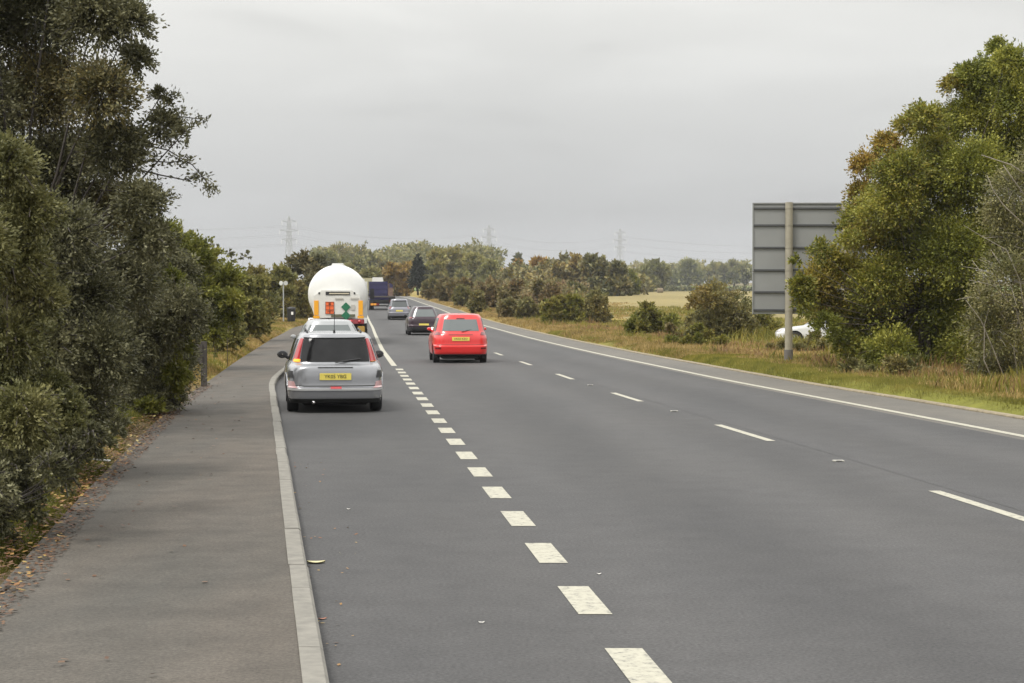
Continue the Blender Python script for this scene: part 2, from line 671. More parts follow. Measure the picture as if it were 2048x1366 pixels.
bigm = ((GY > 165) & (GY < 560) & (GX > 8)) | ((GY > 112) & (GY < 170) & (OX > 22))
C[bigm] = (stub * (.88 + .22 * vnoise(GX, GY, 30, 14)[..., None]))[bigm]
m2 = (GY >= 560) & (GY < 900)
C[m2] = (fgreen * (.9 + .3 * n2))[m2]
m3 = (GY >= 900)
C[m3] = (stub * .62 * (.8 + .4 * n2))[m3]
ny, nx_ = OX.shape
V = np.stack([GX, GY, GZ], -1).reshape(-1, 3)
idx = np.arange(ny * nx_).reshape(ny, nx_)
Fq = np.stack([idx[:-1, :-1], idx[:-1, 1:], idx[1:, 1:], idx[1:, :-1]], -1).reshape(-1, 4)
me = bpy.data.meshes.new("ground")
me.from_pydata(V.tolist(), [], Fq.tolist())
ca = me.color_attributes.new("cover", "FLOAT_COLOR", "POINT")
cc = np.ones((ny * nx_, 4), np.float32)
cc[:, :3] = np.clip(C.reshape(-1, 3), 0, 1)
ca.data.foreach_set("color", cc.reshape(-1))
me.polygons.foreach_set("use_smooth", [True] * len(me.polygons))
me.materials.append(ground_mat())
struct(link(bpy.data.objects.new("ground", me)))


# ------------------------------------------------------------------ vehicles
def metal_paint(name, col, metal=0.35, rough=0.32):
    return simple(name, col, rough, metal, 0.5, 0.6)


M["tyre"] = simple("tyre", (0.022, 0.022, 0.024), 0.85)
M["rim"] = simple("rim", (0.32, 0.32, 0.33), 0.35, 0.8)
M["black"] = simple("black_plastic", (0.02, 0.02, 0.022), 0.55)
M["dark"] = simple("dark_underside", (0.012, 0.012, 0.012), 0.8)
M["glass"] = simple("tinted_glass", (0.012, 0.012, 0.013), 0.07, 0, 0.25, noise=.5, nscale=3.5)
M["glass_l"] = simple("pale_glass", (0.10, 0.115, 0.115), 0.1, 0, 0.9)
M["glass_m"] = simple("grey_glass", (0.05, 0.058, 0.058), 0.1, 0, 0.8)
M["red_lens"] = simple("red_lens", (0.38, 0.018, 0.022), 0.18, 0, 0.6, 0.5)
M["dark_red"] = simple("dark_red_lens", (0.14, 0.01, 0.012), 0.2, 0, 0.6, 0.5)
M["amber"] = simple("amber_lens", (0.75, 0.25, 0.02), 0.3, emit=(1.0, 0.33, 0.03), es=1.5)
M["amber_off"] = simple("amber_reflector", (0.72, 0.30, 0.03), 0.35)
M["lamp_on"] = simple("lit_lamp", (0.9, 0.9, 0.85), 0.3, emit=(1, 0.95, 0.85), es=1.4)
M["plate"] = simple("yellow_plate", (0.72, 0.60, 0.12), 0.4)
M["ink"] = simple("plate_ink", (0.02, 0.02, 0.02), 0.5)
M["chrome"] = simple("chrome", (0.5, 0.5, 0.5), 0.2, 1.0)
M["clear_lens"] = simple("clear_lens", (0.35, 0.33, 0.33), 0.15, 0, 0.6, 0.5)
M["seam"] = simple("panel_gap", (0.03, 0.03, 0.03), 0.7)


def pchip(v, tab):
    """monotone cubic interpolation of rows of tab at float index v (array)."""
    tab = np.asarray(tab, float)
    n = len(tab)
    d = np.diff(tab, axis=0)
    m = np.zeros_like(tab)
    prod = d[:-1] * d[1:]
    with np.errstate(divide="ignore", invalid="ignore"):
        hm = np.where(prod > 0, 2 * prod / (d[:-1] + d[1:]), 0)
    m[1:-1] = hm
    m[0], m[-1] = d[0], d[-1]
    v = np.clip(np.asarray(v, float), 0, n - 1 - 1e-9)
    i = np.floor(v).astype(int)
    t = (v - i)[..., None]
    return ((1 + 2 * t) * (1 - t) ** 2) * tab[i] + t * (1 - t) ** 2 * m[i] + t * t * (3 - 2 * t) * tab[i + 1] + t * t * (t - 1) * m[i + 1]


class Shell:
    """Car body surface: stacked rounded-rectangle rings. Row = (z_rear, z_mid, z_front, half_width, y_rear, y_front, squareness).
    q goes round: 0 rear centre, 1 rear corner, 1..3 the right side to the front corner, 4 front centre; negative = left side."""

    def __init__(s, rings, wheels, arch):
        s.rings, s.wheels, s.arch = rings, wheels, arch

    def pt(s, q, v):
        q, v = np.broadcast_arrays(np.asarray(q, float), np.asarray(v, float))
        P = pchip(v, s.rings)
        sg = np.where(q < 0, -1.0, 1.0)
        a = np.abs(q)
        da = np.where(a <= 1, a, np.where(a <= 3, 1.0, 4 - a))
        db = np.where(a <= 1, -1.0, np.where(a <= 3, a - 2, 1.0))
        n = P[..., 6]
        k = (np.abs(da) ** n + np.abs(db) ** n) ** (-1 / n)
        px, py = da * k, db * k
        x = sg * px * P[..., 3]
        yc, yh = (P[..., 4] + P[..., 5]) / 2, (P[..., 5] - P[..., 4]) / 2
        y = yc + yh * py
        z = np.where(py < 0, P[..., 1] + (P[..., 0] - P[..., 1]) * np.abs(py) ** 1.7, P[..., 1] + (P[..., 2] - P[..., 1]) * np.abs(py) ** 1.7)
        for yw, zc in s.wheels:
            dy = np.abs(y - yw)
            za = np.where(dy < s.arch, zc + np.sqrt(np.maximum(0, s.arch ** 2 - dy ** 2)), -9)
            z = np.where((z < za) & (v < 5.5), za, z)
        return np.stack([x, y, z], -1)

    def body(s, name, m, parent, bottom):
        q = np.concatenate([np.linspace(-4, -3, 18)[:-1], np.linspace(-3, -1, 90)[:-1], np.linspace(-1, 1, 44)[:-1],
                            np.linspace(1, 3, 90)[:-1], np.linspace(3, 4, 18)[:-1]])
        v = np.linspace(0, len(s.rings) - 1, (len(s.rings) - 1) * 6 + 1)
        Q, Vv = np.meshgrid(q, v)
        P = s.pt(Q, Vv)
        nq, nv = len(q), len(v)
        idx = np.arange(nq * nv).reshape(nv, nq)
        idx2 = np.roll(idx, -1, 1)
        Fq = np.stack([idx[:-1], idx2[:-1], idx2[1:], idx[1:]], -1).reshape(-1, 4).tolist()
        Fq.append(idx[-1].tolist())
        o = mk(name, P.reshape(-1, 3).tolist(), Fq, m, parent, True, 50)
        P0 = s.pt(q, 0 * q)
        mk(bottom, P0.tolist(), [list(range(nq))[::-1]], M["dark"], parent)
        return o

    def patch(s, name, m, parent, q0, q1, v0, v1, off=.006, nq=14, nv=8, trap=None):
        """a thin raised panel on the body; trap=(q0_top, q1_top) narrows it upwards"""
        a = np.linspace(0, 1, nq)
        b = np.linspace(0, 1, nv)
        A, B = np.meshgrid(a, b)
        q0t, q1t = trap if trap else (q0, q1)
        Q = (q0 + (q0t - q0) * B) * (1 - A) + (q1 + (q1t - q1) * B) * A
        Vv = v0 + (v1 - v0) * B
        P = s.pt(Q, Vv)
        e = 1e-3
        du = s.pt(Q + e, Vv) - s.pt(Q - e, Vv)
        dv = s.pt(Q, Vv + e) - s.pt(Q, Vv - e)
        nrm = np.cross(du, dv)
        nrm /= np.linalg.norm(nrm, axis=-1, keepdims=True) + 1e-12
        T = P + nrm * off
        Bt = P - nrm * .004
        top = np.arange(nq * nv).reshape(nv, nq)
        Vl = np.concatenate([T.reshape(-1, 3), Bt.reshape(-1, 3)]).tolist()
        Fq = np.stack([top[:-1, :-1], top[:-1, 1:], top[1:, 1:], top[1:, :-1]], -1).reshape(-1, 4).tolist()
        rim = list(top[0, :]) + list(top[1:, -1]) + list(top[-1, -2::-1]) + list(top[-2:0:-1, 0])
        k = nq * nv
        for i in range(len(rim)):
            x, y = int(rim[i]), int(rim[(i + 1) % len(rim)])
            Fq.append([x, x + k, y + k, y])
        return mk(name, Vl, Fq, m, parent, True, 40)


def wheel(parent, x, y, r, w=.19, rimm=None):
    sgn = 1 if x > 0 else -1
    e = bpy.data.objects.new("wheel", None)
    e.location = (x, y, r)
    link(e, parent)
    t = MB()
    hw = w / 2
    t.lathe([(r * .62, -hw), (r * .94, -hw), (r, -hw * .7), (r, hw * .7), (r * .94, hw), (r * .62, hw)], 32, "X")
    t.build("tyre", M["tyre"], e, True, 40)
    b = MB()
    b.lathe([(r * .63, -hw * .9), (r * .6, sgn * hw * .85), (r * .5, sgn * hw * .6), (r * .2, sgn * hw * .7), (0.001, sgn * hw * .72)], 24, "X")
    for k in range(6):
        a = k * math.pi / 3
        b.box((sgn * hw * .75, math.cos(a) * r * .38, math.sin(a) * r * .38), (.02, .05, .05))
    b.build("rim", rimm or M["rim"], e, True, 40)
    return e


def rings_for(p):
    W, Ln, be, ea, to = p["W"] / 2, p["L"], p["belt"], p["eave"], p["top"]
    zb, zt = p.get("zb", .20), p.get("zt", .42)
    rb, re_ = p.get("rb", .14), p.get("re", .42)
    we = p.get("we", .60)
    hf, wb, wt = p.get("hood", .68), p.get("wsb", Ln - 1.15), p.get("wst", Ln - 2.0)
    wm = (zt + be) / 2
    return [
        (zb + .03, zb + .02, zb + .02, W * .84, .28, Ln - .28, 6),
        (zb, zb, zb, W * .95, .09, Ln - .1, 8),
        (zb + .08, zb + .1, zb + .1, W * .985, .015, Ln - .02, 8),
        (zt, zt + .05, zt, W * 1.0, .0, Ln, 8),
        (zt + .035, zt + .12, zt + .06, W * 1.0, .055, Ln - .03, 7.5),
        (wm + .02, wm + .03, hf - .08, W * 1.0, .075, Ln - .06, 7),
        (be - .06, be - .05, hf + .02, W * .975, .10, Ln - .22, 6),
        (be, be + .01, hf + .13, W * .94, rb, wb + .05, 5.0),
        (be + .03, be + .04, hf + .19, W * .92, rb + .02, wb - .06, 5.0),
        (ea, ea + .02, ea + .01, we, re_, wt, 4.2),
        (to - .03, to - .02, to - .03, we * .86, re_ + .06, wt - .12, 3.8),
        (to - .01, to, to - .01, we * .5, re_ + .4, wt - .4, 3.2),
        (to - .005, to + .005, to - .005, .04, (re_ + wt) / 2 - .1, (re_ + wt) / 2 + .1, 2.5),
    ]


def make_car(name, p, label, cat="car", plate="", group=None):
    e = empty(name, p["loc"], p["rz"])
    tag(e, label, cat, group)
    rw = p.get("rw", .3)
    wy = (p.get("wr", .68), p["L"] - p.get("wf", .78))
    sh = Shell(rings_for(p), [(wy[0], rw), (wy[1], rw)], rw + .045)
    body = sh.body("body", p["paint"], e, "underbody")
    g = p.get("glass", M["glass"])
    rwq = p.get("rwq", (.80, .70))
    sh.patch("rear_window", g, e, -rwq[0], rwq[0], 8.0 + p.get("rwlo", .03), 8.0 + p.get("rwhi", .9), .008, 18, 8, trap=(-rwq[1], rwq[1]))
    for s_ in (-1, 1):
        for a, b in (((1.24, 1.72), (1.24, 1.70)), ((1.76, 2.28), (1.76, 2.2))) if p.get("doors", 5) == 5 else (((1.24, 1.72), (1.24, 1.70)), ((1.76, 2.5), (1.76, 2.36))):
            sh.patch("side_window", g, e, min(s_ * a[0], s_ * a[1]), max(s_ * a[0], s_ * a[1]), 8.05, 8.88, .006,
                     trap=(min(s_ * b[0], s_ * b[1]), max(s_ * b[0], s_ * b[1])))
        for qa in (1.22, 1.74):
            sh.patch("door_seam", M["seam"], e, min(s_ * qa, s_ * (qa + .008)), max(s_ * qa, s_ * (qa + .008)), 4.6, 7.9, .003, 2, 12)
    if True:      # windscreen wraps the front
        sh.patch("windscreen", g, e, 3.12, 4.0, 8.05, 8.92, .006, 12, 8)
        sh.patch("windscreen", g, e, -4.0, -3.12, 8.05, 8.92, .006, 12, 8)
    for s_ in (-1, 1):
        sh.patch("headlight", M["clear_lens"], e, min(s_ * 3.05, s_ * 3.5), max(s_ * 3.05, s_ * 3.5), 4.6, 6.0, .008)
    for s_ in (-1, 1):
        for yw in wy:
            wheel(e, s_ * (p["W"] / 2 - .125), yw, rw, rimm=p.get("rimm"))
    mb = MB()
    mb.box((0, p["L"] / 2, .18), (p["W"] - .56, p["L"] - .5, .12), 0, .02)
    mb.box((0, .42, .24), (p["W"] - .5, .3, .2), 0, .03)
    mb.build("under_light_block", M["dark"], e)  # added dark slab, blocks light from behind to deepen the under-car shadow
    # mirrors
    for s_ in (-1, 1):
        mb = MB()
        ym = p.get("wsb", p["L"] - 1.15) - .5
        zb = p["belt"] + .07
        mb.tube([(s_ * (p["W"] / 2 - .08), ym, zb - .05), (s_ * (p["W"] / 2 + .0), ym, zb)], .03, 8)
        mb.lathe([(.01, -.05), (.07, -.04), (.085, 0), (.07, .06), (.01, .1)], 14, "Y", (0, 0, 0))
        k = len(mb.V) - 14 * 5
        ms = p.get("msc", .72)
        for i in range(k, len(mb.V)):
            v = mb.V[i]
            mb.V[i] = Vector((v.x * 1.15 * ms + s_ * (p["W"] / 2 + .035 * ms), v.y + ym, v.z * .85 * ms + zb + .02))
        mb.build("mirror", p.get("mirror", M["black"]), e, True, 50)
    # number plate
    pc = sh.pt(0.0, p.get("pv", 5.3))
    npz = p.get("pz", float(pc[2]))
    ry = float(min(sh.pt(0.0, v_)[1] for v_ in np.linspace(4, 7, 40) if abs(float(sh.pt(0.0, v_)[2]) - npz) < .075)) - .010
    tilt = 0
    mb = MB()
    mb.box((0, ry, npz), (.52, .012, .112), 0, .003)
    plt = mb.build("number_plate", M["plate"], e)
    if plate:
        text(plate, .082, M["ink"], plt, (0, ry - .008, npz))
    return e, sh, body


HD = lambda s: math.atan(-s) * 1.0       # heading slope dX/dY -> rotation about z


def heading(sl):
    return math.atan2(1, sl) - math.pi / 2


# --- silver estate with its indicator on
silver = metal_paint("silver_paint", (0.26, 0.265, 0.28), 0.5, 0.24)
pos = at(681, 822, 29.3)
p = dict(loc=(pos.x, 28.5, 0), rz=heading(-.138), L=4.05, W=1.64, belt=.81, eave=1.23, top=1.335, zb=.17, zt=.40, rb=.185, re=.36, we=.62, paint=silver,
         glass=M["glass"], rwq=(.79, .90), rwlo=.0, rwhi=.97, rw=.305, wr=.66, hood=.66, wsb=3.0, wst=2.15, pv=5.6, pz=.60, msc=1.0)
e, sh, body = make_car("estate_car", p, "silver estate car pulling in by the kerb with its amber indicator lit", plate="YK05 YBG")
for s_ in (-1, 1):     # tall lamps up the rear pillars
    a0, a1 = s_ * .83, s_ * 1.11
    b0, b1 = s_ * .92, s_ * 1.07
    sh.patch("tail_light", M["red_lens"], e, min(a0, a1), max(a0, a1), 8.0, 8.92, .014, 10, 10, trap=(min(b0, b1), max(b0, b1)))
sh.patch("indicator", M["amber"], e, -1.05, -.82, 7.9, 8.18, .022, 6, 4)
sh.patch("tail_light", M["amber_off"], e, .84, 1.04, 7.9, 7.99, .02, 6, 3)
for s_ in (-1, 1):     # dark lower corners with reflectors under
    sh.patch("light_cluster", M["black"], e, min(s_ * .86, s_ * 1.08), max(s_ * .86, s_ * 1.08), 4.75, 5.45, .014, 8, 5, trap=(min(s_ * .92, s_ * 1.06), max(s_ * .92, s_ * 1.06)))
    sh.patch("reflector", simple("pink_lens", (.42, .25, .25), .25, 0, .6, .5), e, min(s_ * .76, s_ * 1.05), max(s_ * .76, s_ * 1.05), 3.2, 4.5, .012, 8, 3, trap=(min(s_ * .86, s_ * 1.05), max(s_ * .86, s_ * 1.05)))
sh.patch("tailgate_gap", M["seam"], e, -.92, .92, 4.0, 4.18, .003, 20, 2)
sh.patch("bumper_highlight", simple("bumper_highlight", (0.5, .5, .5), .35, .3), e, -1.08, 1.08, 2.75, 3.05, .012, 24, 3)  # painted highlight line along the bumper
sh.patch("fog_light", M["red_lens"], e, -.10, .12, 3.0, 3.7, .016, 6, 4)
sh.patch("shaded_valance", M["dark"], e, -1.1, 1.1, .85, 1.9, .008, 24, 4)  # valance blackened, shade under the car painted in
sh.patch("plate_handle", M["black"], e, -.36, .36, 5.93, 6.02, .016, 10, 3)
sh.patch("roof_spoiler", silver, e, -.92, .92, 8.97, 9.25, .03, 20, 4)
mb = MB()
mb.tube([(0, .62, 1.32), (0, .60, 1.36)], [.022, .014], 10)
mb.tube([(0, .60, 1.35), (0, .42, 1.67)], [.006, .004], 6)
mb.build("aerial", M["black"], e)
for s_ in (-1, 1):
    mb = MB()
    mb.tube([(s_ * .44, .62, 1.29), (s_ * .45, .66, 1.34), (s_ * .46, 1.9, 1.37), (s_ * .46, 1.96, 1.31)], .014, 8)
    mb.build("roof_rail", M["black"], e, True)
mb = MB()
mb.tube([(-.36, .02, .175), (-.36, .4, .19)], .028, 12)
mb.build("exhaust_pipe", M["chrome"], e, True)
mb = MB()
mb.tube([(.0, .17, .825), (.12, .18, .85), (.42, .21, .89)], .009, 6)
mb.build("wiper", M["black"], e)

# --- pale grey saloon in front
pale = metal_paint("pale_silver_paint", (0.30, 0.31, 0.315), 0.3, 0.35)
pos = at(657, 770, 40)
p = dict(loc=(pos.x, 40.2, 0), rz=heading(-.11), L=4.3, W=1.70, belt=.88, eave=1.30, top=1.41, re=.95, rb=.75, we=.56, paint=pale, glass=M["glass_l"], mirror=pale, rwq=(.84, .86),
         rwlo=.02, rwhi=.9, zb=.2, zt=.45, wst=2.4)
e, sh, body = make_car("grey_car", p, "pale silver car waiting between the silver estate and the white tanker", plate="")
for s_ in (-1, 1):
    sh.patch("tail_light", M["red_lens"], e, min(s_ * .72, s_ * 1.12), max(s_ * .72, s_ * 1.12), 5.3, 6.4, .012)
    sh.patch("reflector", M["dark_red"], e, min(s_ * .7, s_ * .95), max(s_ * .7, s_ * .95), 2.6, 2.95, .012)

# --- red hatchback
red = simple("red_paint", (0.60, 0.018, 0.016), 0.3, 0.0, 0.5, 0.7)
pos = at(922, 727, 51.4)
p = dict(loc=(pos.x, 51.4, 0), rz=heading(-.092), L=3.75, W=1.66, belt=.90, eave=1.36, top=1.475, zb=.24, zt=.5, rb=.13, re=.32, we=.65, paint=red, glass=M["glass_l"],
         rwq=(.76, .76), rwlo=.14, rwhi=.80, rw=.30, hood=.72, doors=3, pv=5.6, pz=.72, mirror=red)
e, sh, body = make_car("red_car", p, "bright red hatchback driving alone in the middle lane", plate="HN55 KZO")
for s_ in (-1, 1):
    sh.patch("tail_light", M["dark_red"], e, min(s_ * .74, s_ * 1.13), max(s_ * .74, s_ * 1.13), 5.9, 7.6, .012, 8, 6, trap=(min(s_ * .86, s_ * 1.08), max(s_ * .86, s_ * 1.08)))
    sh.patch("reflector", M["dark_red"], e, min(s_ * .72, s_ * .98), max(s_ * .72, s_ * .98), 2.5, 2.75, .01, 6, 2)
sh.patch("tailgate_gap", M["seam"], e, -.9, .9, 4.02, 4.16, .003, 20, 2)
sh.patch("plate_handle", M["seam"], e, -.45, .45, 6.0, 6.12, .01, 10, 3)
sh.patch("shaded_valance", M["black"], e, -1.1, 1.1, .9, 1.5, .008, 24, 4)  # black valance strip, paints in the dark under the car
sh.patch("brake_light", M["dark_red"], e, -.18, .18, 8.84, 8.9, .02, 6, 2)
mb = MB()
mb.tube([(.02, .12, .93), (.14, .14, .96), (.4, .2, 1.02)], .009, 6)
mb.build("wiper", M["black"], e)

# --- dark plum hatchback
plum = metal_paint("plum_paint", (0.024, 0.008, 0.016), 0.3, 0.3)
pos = at(848, 672, 90.5)
p = dict(loc=(pos.x, 90.5, float(prof(90.5))), rz=heading(-.10), L=4.0, W=1.72, belt=.94, eave=1.38, top=1.52, re=.36, we=.60, paint=plum, glass=M["glass_l"], zb=.22, zt=.5,
         rwq=(.82, .82), pv=3.0, pz=.56)
e, sh, body = make_car("dark_car", p, "dark plum hatchback just ahead of the red car", plate="")
for s_ in (-1, 1):
    sh.patch("tail_light", M["dark_red"], e, min(s_ * .78, s_ * 1.12), max(s_ * .78, s_ * 1.12), 6.0, 7.6, .012)
sh.patch("lower_bumper", M["black"], e, -1.12, 1.12, .9, 2.6, .012, 24, 4)
sh.patch("fog_light", M["lamp_on"], e, .44, .66, 2.0, 2.6, .03, 5, 4)

# --- grey people carrier
grey = metal_paint("grey_paint", (0.20, 0.20, 0.225), 0.4, 0.33)
pos = at(799, 641, 133)
p = dict(loc=(pos.x, 133, float(prof(133))), rz=heading(-.09), L=4.3, W=1.76, belt=.95, eave=1.48, top=1.62, re=.34, we=.64, paint=grey, glass=M["glass_m"], zb=.24, zt=.55,
         rwq=(.84, .84), pv=4.8, pz=.7)
e, sh, body = make_car("people_carrier", p, "grey people carrier between the dark plum car and the blue lorry", plate="")
for s_ in (-1, 1):
    sh.patch("tail_light", M["dark_red"], e, min(s_ * .8, s_ * 1.12), max(s_ * .8, s_ * 1.12), 5.6, 8.2, .012)
sh.patch("window_visor", M["black"], e, -.88, .88, 8.8, 9.05, .03, 16, 3)
sh.patch("lower_bumper", M["black"], e, -1.1, 1.1, .9, 1.9, .012, 24, 4)

# --- white car beyond the big sign
wpaint = simple("white_paint", (0.58, 0.59, 0.59), 0.3, 0, 0.5, 0.6)
pos = at(1752, 693, 71)
p = dict(loc=(pos.x, 71, ground_z(pos.x, 71)), rz=R(83), L=4.1, W=1.7, belt=.92, eave=1.34, top=1.46, re=.5, we=.6, paint=wpaint, glass=M["glass_m"], zb=.22, zt=.5)
make_car("white_car", p, "white car standing beyond the roadside sign, half hidden by the tree", plate="")


# --- big vehicles
def truck_wheel(parent, x, y, r=.5, w=.3):
    return wheel(parent, x, y, r, w, M["dark"])


tank_white = simple("tank_white", (0.62, 0.62, 0.60), 0.35, 0, 0.5, 0.3, noise=0.05, nscale=1.5)
yel = simple("reflective_yellow", (0.78, 0.36, 0.02), 0.4)
orng = simple("orange_panel", (0.75, 0.13, 0.03), 0.5)
grn = simple("green_placard", (0.01, 0.13, 0.06), 0.5)
redm = simple("red_steel", (0.26, 0.035, 0.045), 0.55, noise=.2)
pos = at(674, 689, 73)
e = empty("tanker_lorry", (pos.x, 73, 0), heading(-.075))
tag(e, "white gas tanker lorry with orange and green hazard panels on its rear", "lorry")
RT, ZT = 1.245, 2.14
mb = MB()
prf = [(0.001, -.0)]
for k in range(1, 9):
    a = k / 8 * math.pi / 2
    prf.append((RT * math.sin(a), .42 * (1 - math.cos(a))))
prf += [(RT, 2), (RT + .012, 2.0), (RT + .012, 2.12), (RT, 2.12), (RT, 5.4), (RT + .012, 5.4), (RT + .012, 5.52), (RT, 5.52), (RT, 8.4)]
for k in range(1, 9):
    a = k / 8 * math.pi / 2
    prf.append((max(.001, RT * math.cos(a)), 8.4 + .42 * math.sin(a)))
mb.lathe(prf, 64, "Y", (0, .32, ZT))
tank = mb.build("tank", tank_white, e, True, 30)
mb = MB()
mb.box((0, 1.9, 3.42), (.5, 1.1, .1), 0, .02)
mb.box((0, 5.9, 3.42), (.5, .8, .1), 0, .02)
mb.build("manway", tank_white, tank)
# rear cabinet across the lower half of the tank end
mb = MB()
w2 = .93
sec = [(-w2, 1.14), (w2, 1.14), (w2 + .1, 1.5), (w2 + .04, 2.05), (w2 - .3, 2.3), (-w2 + .3, 2.3), (-w2 - .04, 2.05), (-w2 - .1, 1.5)]
V = [(x, -.05, z) for x, z in sec] + [(x, .75, z) for x, z in sec]
n = len(sec)
mb.add(V, [tuple(range(n))] + [tuple(range(2 * n - 1, n - 1, -1))] + [(i, n + i, n + (i + 1) % n, (i + 1) % n) for i in range(n)])
cab = mb.build("rear_cabinet", simple("cabinet_cream", (0.60, 0.59, 0.55), .4, noise=.05), e)
mb = MB()
mb.box((.04, -.06, 2.17), (1.02, .02, .15), 0, .004)
hp = mb.build("rear_nameboard", M["black"], e)
mb = MB()
mb.box((.10, -.074, 2.165), (.84, .008, .05))
mb.build("nameboard_stripe", simple("board_cream", (.5, .45, .33), .5), hp)
mb = MB()
mb.box((-.30, -.065, 1.56), (.36, .02, .52))
op = mb.build("hazard_panel", orng, e)
mb = MB()
for x in (-.475, -.30, -.125):
    mb.box((x, -.078, 1.56), (.016, .006, .50))
for z in (1.31, 1.48, 1.65, 1.81):
    mb.box((-.30, -.080, z), (.36, .006, .016))
mb.build("panel_border", M["ink"], op)
text("22", .13, M["ink"], op, (-.30, -.08, 1.73))
text("1977", .13, M["ink"], op, (-.30, -.08, 1.40))
for z, s_ in ((1.60, .2), (1.24, .2)):
    mb = MB()
    mb.add([(.38, -.085, z - s_), (.38 + s_, -.085, z), (.38, -.085, z + s_), (.38 - s_, -.085, z),
            (.38, -.06, z - s_), (.38 + s_, -.06, z), (.38, -.06, z + s_), (.38 - s_, -.06, z)],
           [(0, 1, 2, 3), (7, 6, 5, 4), (0, 4, 5, 1), (1, 5, 6, 2), (2, 6, 7, 3), (3, 7, 4, 0)])
    mb.build("green_diamond", grn, e)
for s_, x in ((-1, -.86), (1, 1.0)):
    mb = MB()
    mb.box((x, -.065, 1.56), (.19, .03, .62), 0, .008)
    mb.box((x - s_ * .0, -.065, 1.17), (.26, .03, .12), 0, .008)
    mb.build("reflective_marker", yel, e)
for s_ in (-1, 1):
    mb = MB()
    mb.box((s_ * .74, -.06, 2.18), (.07, .03, .09), 0, .01)
    mb.build("marker_light", M["black"], e)
mb = MB()
for z, x in ((1.95, .1), (1.95, .75)):
    mb.box((x, -.07, z), (.34, .02, .07))
mb.box((.68, -.07, 1.58), (.16, .02, .22))
mb.build("small_placard", simple("placard_pale", (.42, .40, .36), .6), e)
mb = MB()
mb.box((.26, -.07, 1.23), (1.0, .02, .12))
mb.build("stripe", simple("olive_strip", (.10, .10, .06), .5), e)
mb = MB()
mb.box((0, -.02, .98), (2.3, .12, .2), 0, .02)
rb_ = mb.build("rear_light_bar", redm, e)
for x in (-.95, -.7, .35, .6, .95):
    mb = MB()
    mb.lathe([(.001, -.02), (.065, -.015), (.07, .02)], 14, "Y", (x, -.09, .98))
    mb.build("tail_light", M["red_lens"], rb_, True)
mb = MB()
mb.box((0, .1, .5), (2.3, .1, .16), 0, .02)
for s_ in (-1, 1):
    mb.box((s_ * .6, .15, .72), (.1, .1, .42))
mb.build("rear_bumper", redm, e)
mb = MB()
mb.box((1.02, .0, .62), (.3, .16, .34), 0, .02)
mb.build("valve_box", simple("box_ochre", (.36, .22, .04), .5), e)
for s_ in (-1, 1):
    mb = MB()
    mb.box((s_ * .98, .45, .6), (.55, .02, .6))
    mb.build("mudflap", M["dark"], e)
    mb = MB()
    mb.box((s_ * .40, 5.2, .98), (.12, 9.6, .26))
    mb.build("chassis_rail", M["dark"], e)
for y in (1.2, 2.55, 8.6):
    for s_ in (-1, 1):
        truck_wheel(e, s_ * .98, y, .5, .45)
for y in (1.2, 2.55):
    mb = MB()
    for s_ in (-1, 1):
        pts = [(s_ * .98, y + .62 * math.cos(a), .52 + .6 * math.sin(a)) for a in np.linspace(R(10), R(170), 9)]
        for i in range(8):
            mb.add([(pts[i][0] - .27, pts[i][1], pts[i][2]), (pts[i][0] + .27, pts[i][1], pts[i][2]),
                    (pts[i + 1][0] + .27, pts[i + 1][1], pts[i + 1][2]), (pts[i + 1][0] - .27, pts[i + 1][1], pts[i + 1][2])], [(0, 1, 2, 3)])
    mb.build("mudguard", tank_white, e)
mb = MB()
mb.box((0, 10.6, 1.75), (2.35, 2.0, 2.3), 0, .12)
lc = mb.build("cab", tank_white, e, True, 40)
mb = MB()
mb.box((0, 11.62, 2.2), (2.1, .02, .8))
mb.build("windscreen", M["glass"], lc)
for s_ in (-1, 1):
    mb = MB()
    mb.box((s_ * 1.42, 11.2, 2.2), (.2, .08, .5), 0, .02)
    mb.tube([(s_ * 1.15, 11.2, 2.3), (s_ * 1.4, 11.2, 2.3)], .02)
    mb.build("mirror", M["black"], lc)

# blue dropside lorry
blu = simple("blue_board", (0.022, 0.020, 0.075), 0.45, noise=.2, nscale=3)
pos = at(763, 618, 165)
e = empty("blue_lorry", (pos.x, 165, float(prof(165))), heading(-.08))
tag(e, "dark blue flatbed lorry with a brown load, ahead of the grey people carrier", "lorry")
mb = MB()
mb.box((-.28, .1, 2.05), (1.75, .1, 1.35), 0, .02)
for z in (1.6, 2.05, 2.5):
    mb.box((-.28, .03, z), (1.75, .05, .06))
mb.build("tailboard", blu, e)
mb = MB()
mb.box((0, 2.6, 1.28), (2.5, 5.2, .16), 0, .02)
mb.build("deck", simple("deck_grey", (.07, .06, .055), .7, noise=.2), e)
for x, w_, z, h_ in ((.86, .5, 1.75, .75), (.55, .4, 2.35, .25)):
    mb = MB()
    for k in range(5):
        mb.box((x + random.uniform(-.06, .06), .5 + k * .85, z + random.uniform(-.08, .08)), (w_, .8, h_), random.uniform(-.1, .1), .04)
    mb.build("load", simple("load_brown", (.17, .11, .085), .8, noise=.3), e)
for x in (-1.2, 1.2):
    mb = MB()
    mb.tube([(x, .12, 1.3), (x, .12, 2.75)], .035, 8)
    mb.build("stake", M["black"], e)
mb = MB()
mb.box((0, .05, .85), (2.3, .1, .28), 0, .02)
mb.box((0, .1, .42), (1.9, .1, .12), 0, .02)
rbar = mb.build("rear_bumper", M["dark"], e)
for x, m_ in ((-.9, M["amber_off"]), (-.62, M["amber_off"]), (-.35, M["dark_red"]), (.9, M["dark_red"])):
    mb = MB()
    mb.box((x, -.02, .55 if x < 0 else .85), (.26, .04, .2), 0, .01)
    mb.build("tail_light", m_, rbar)
mb = MB()
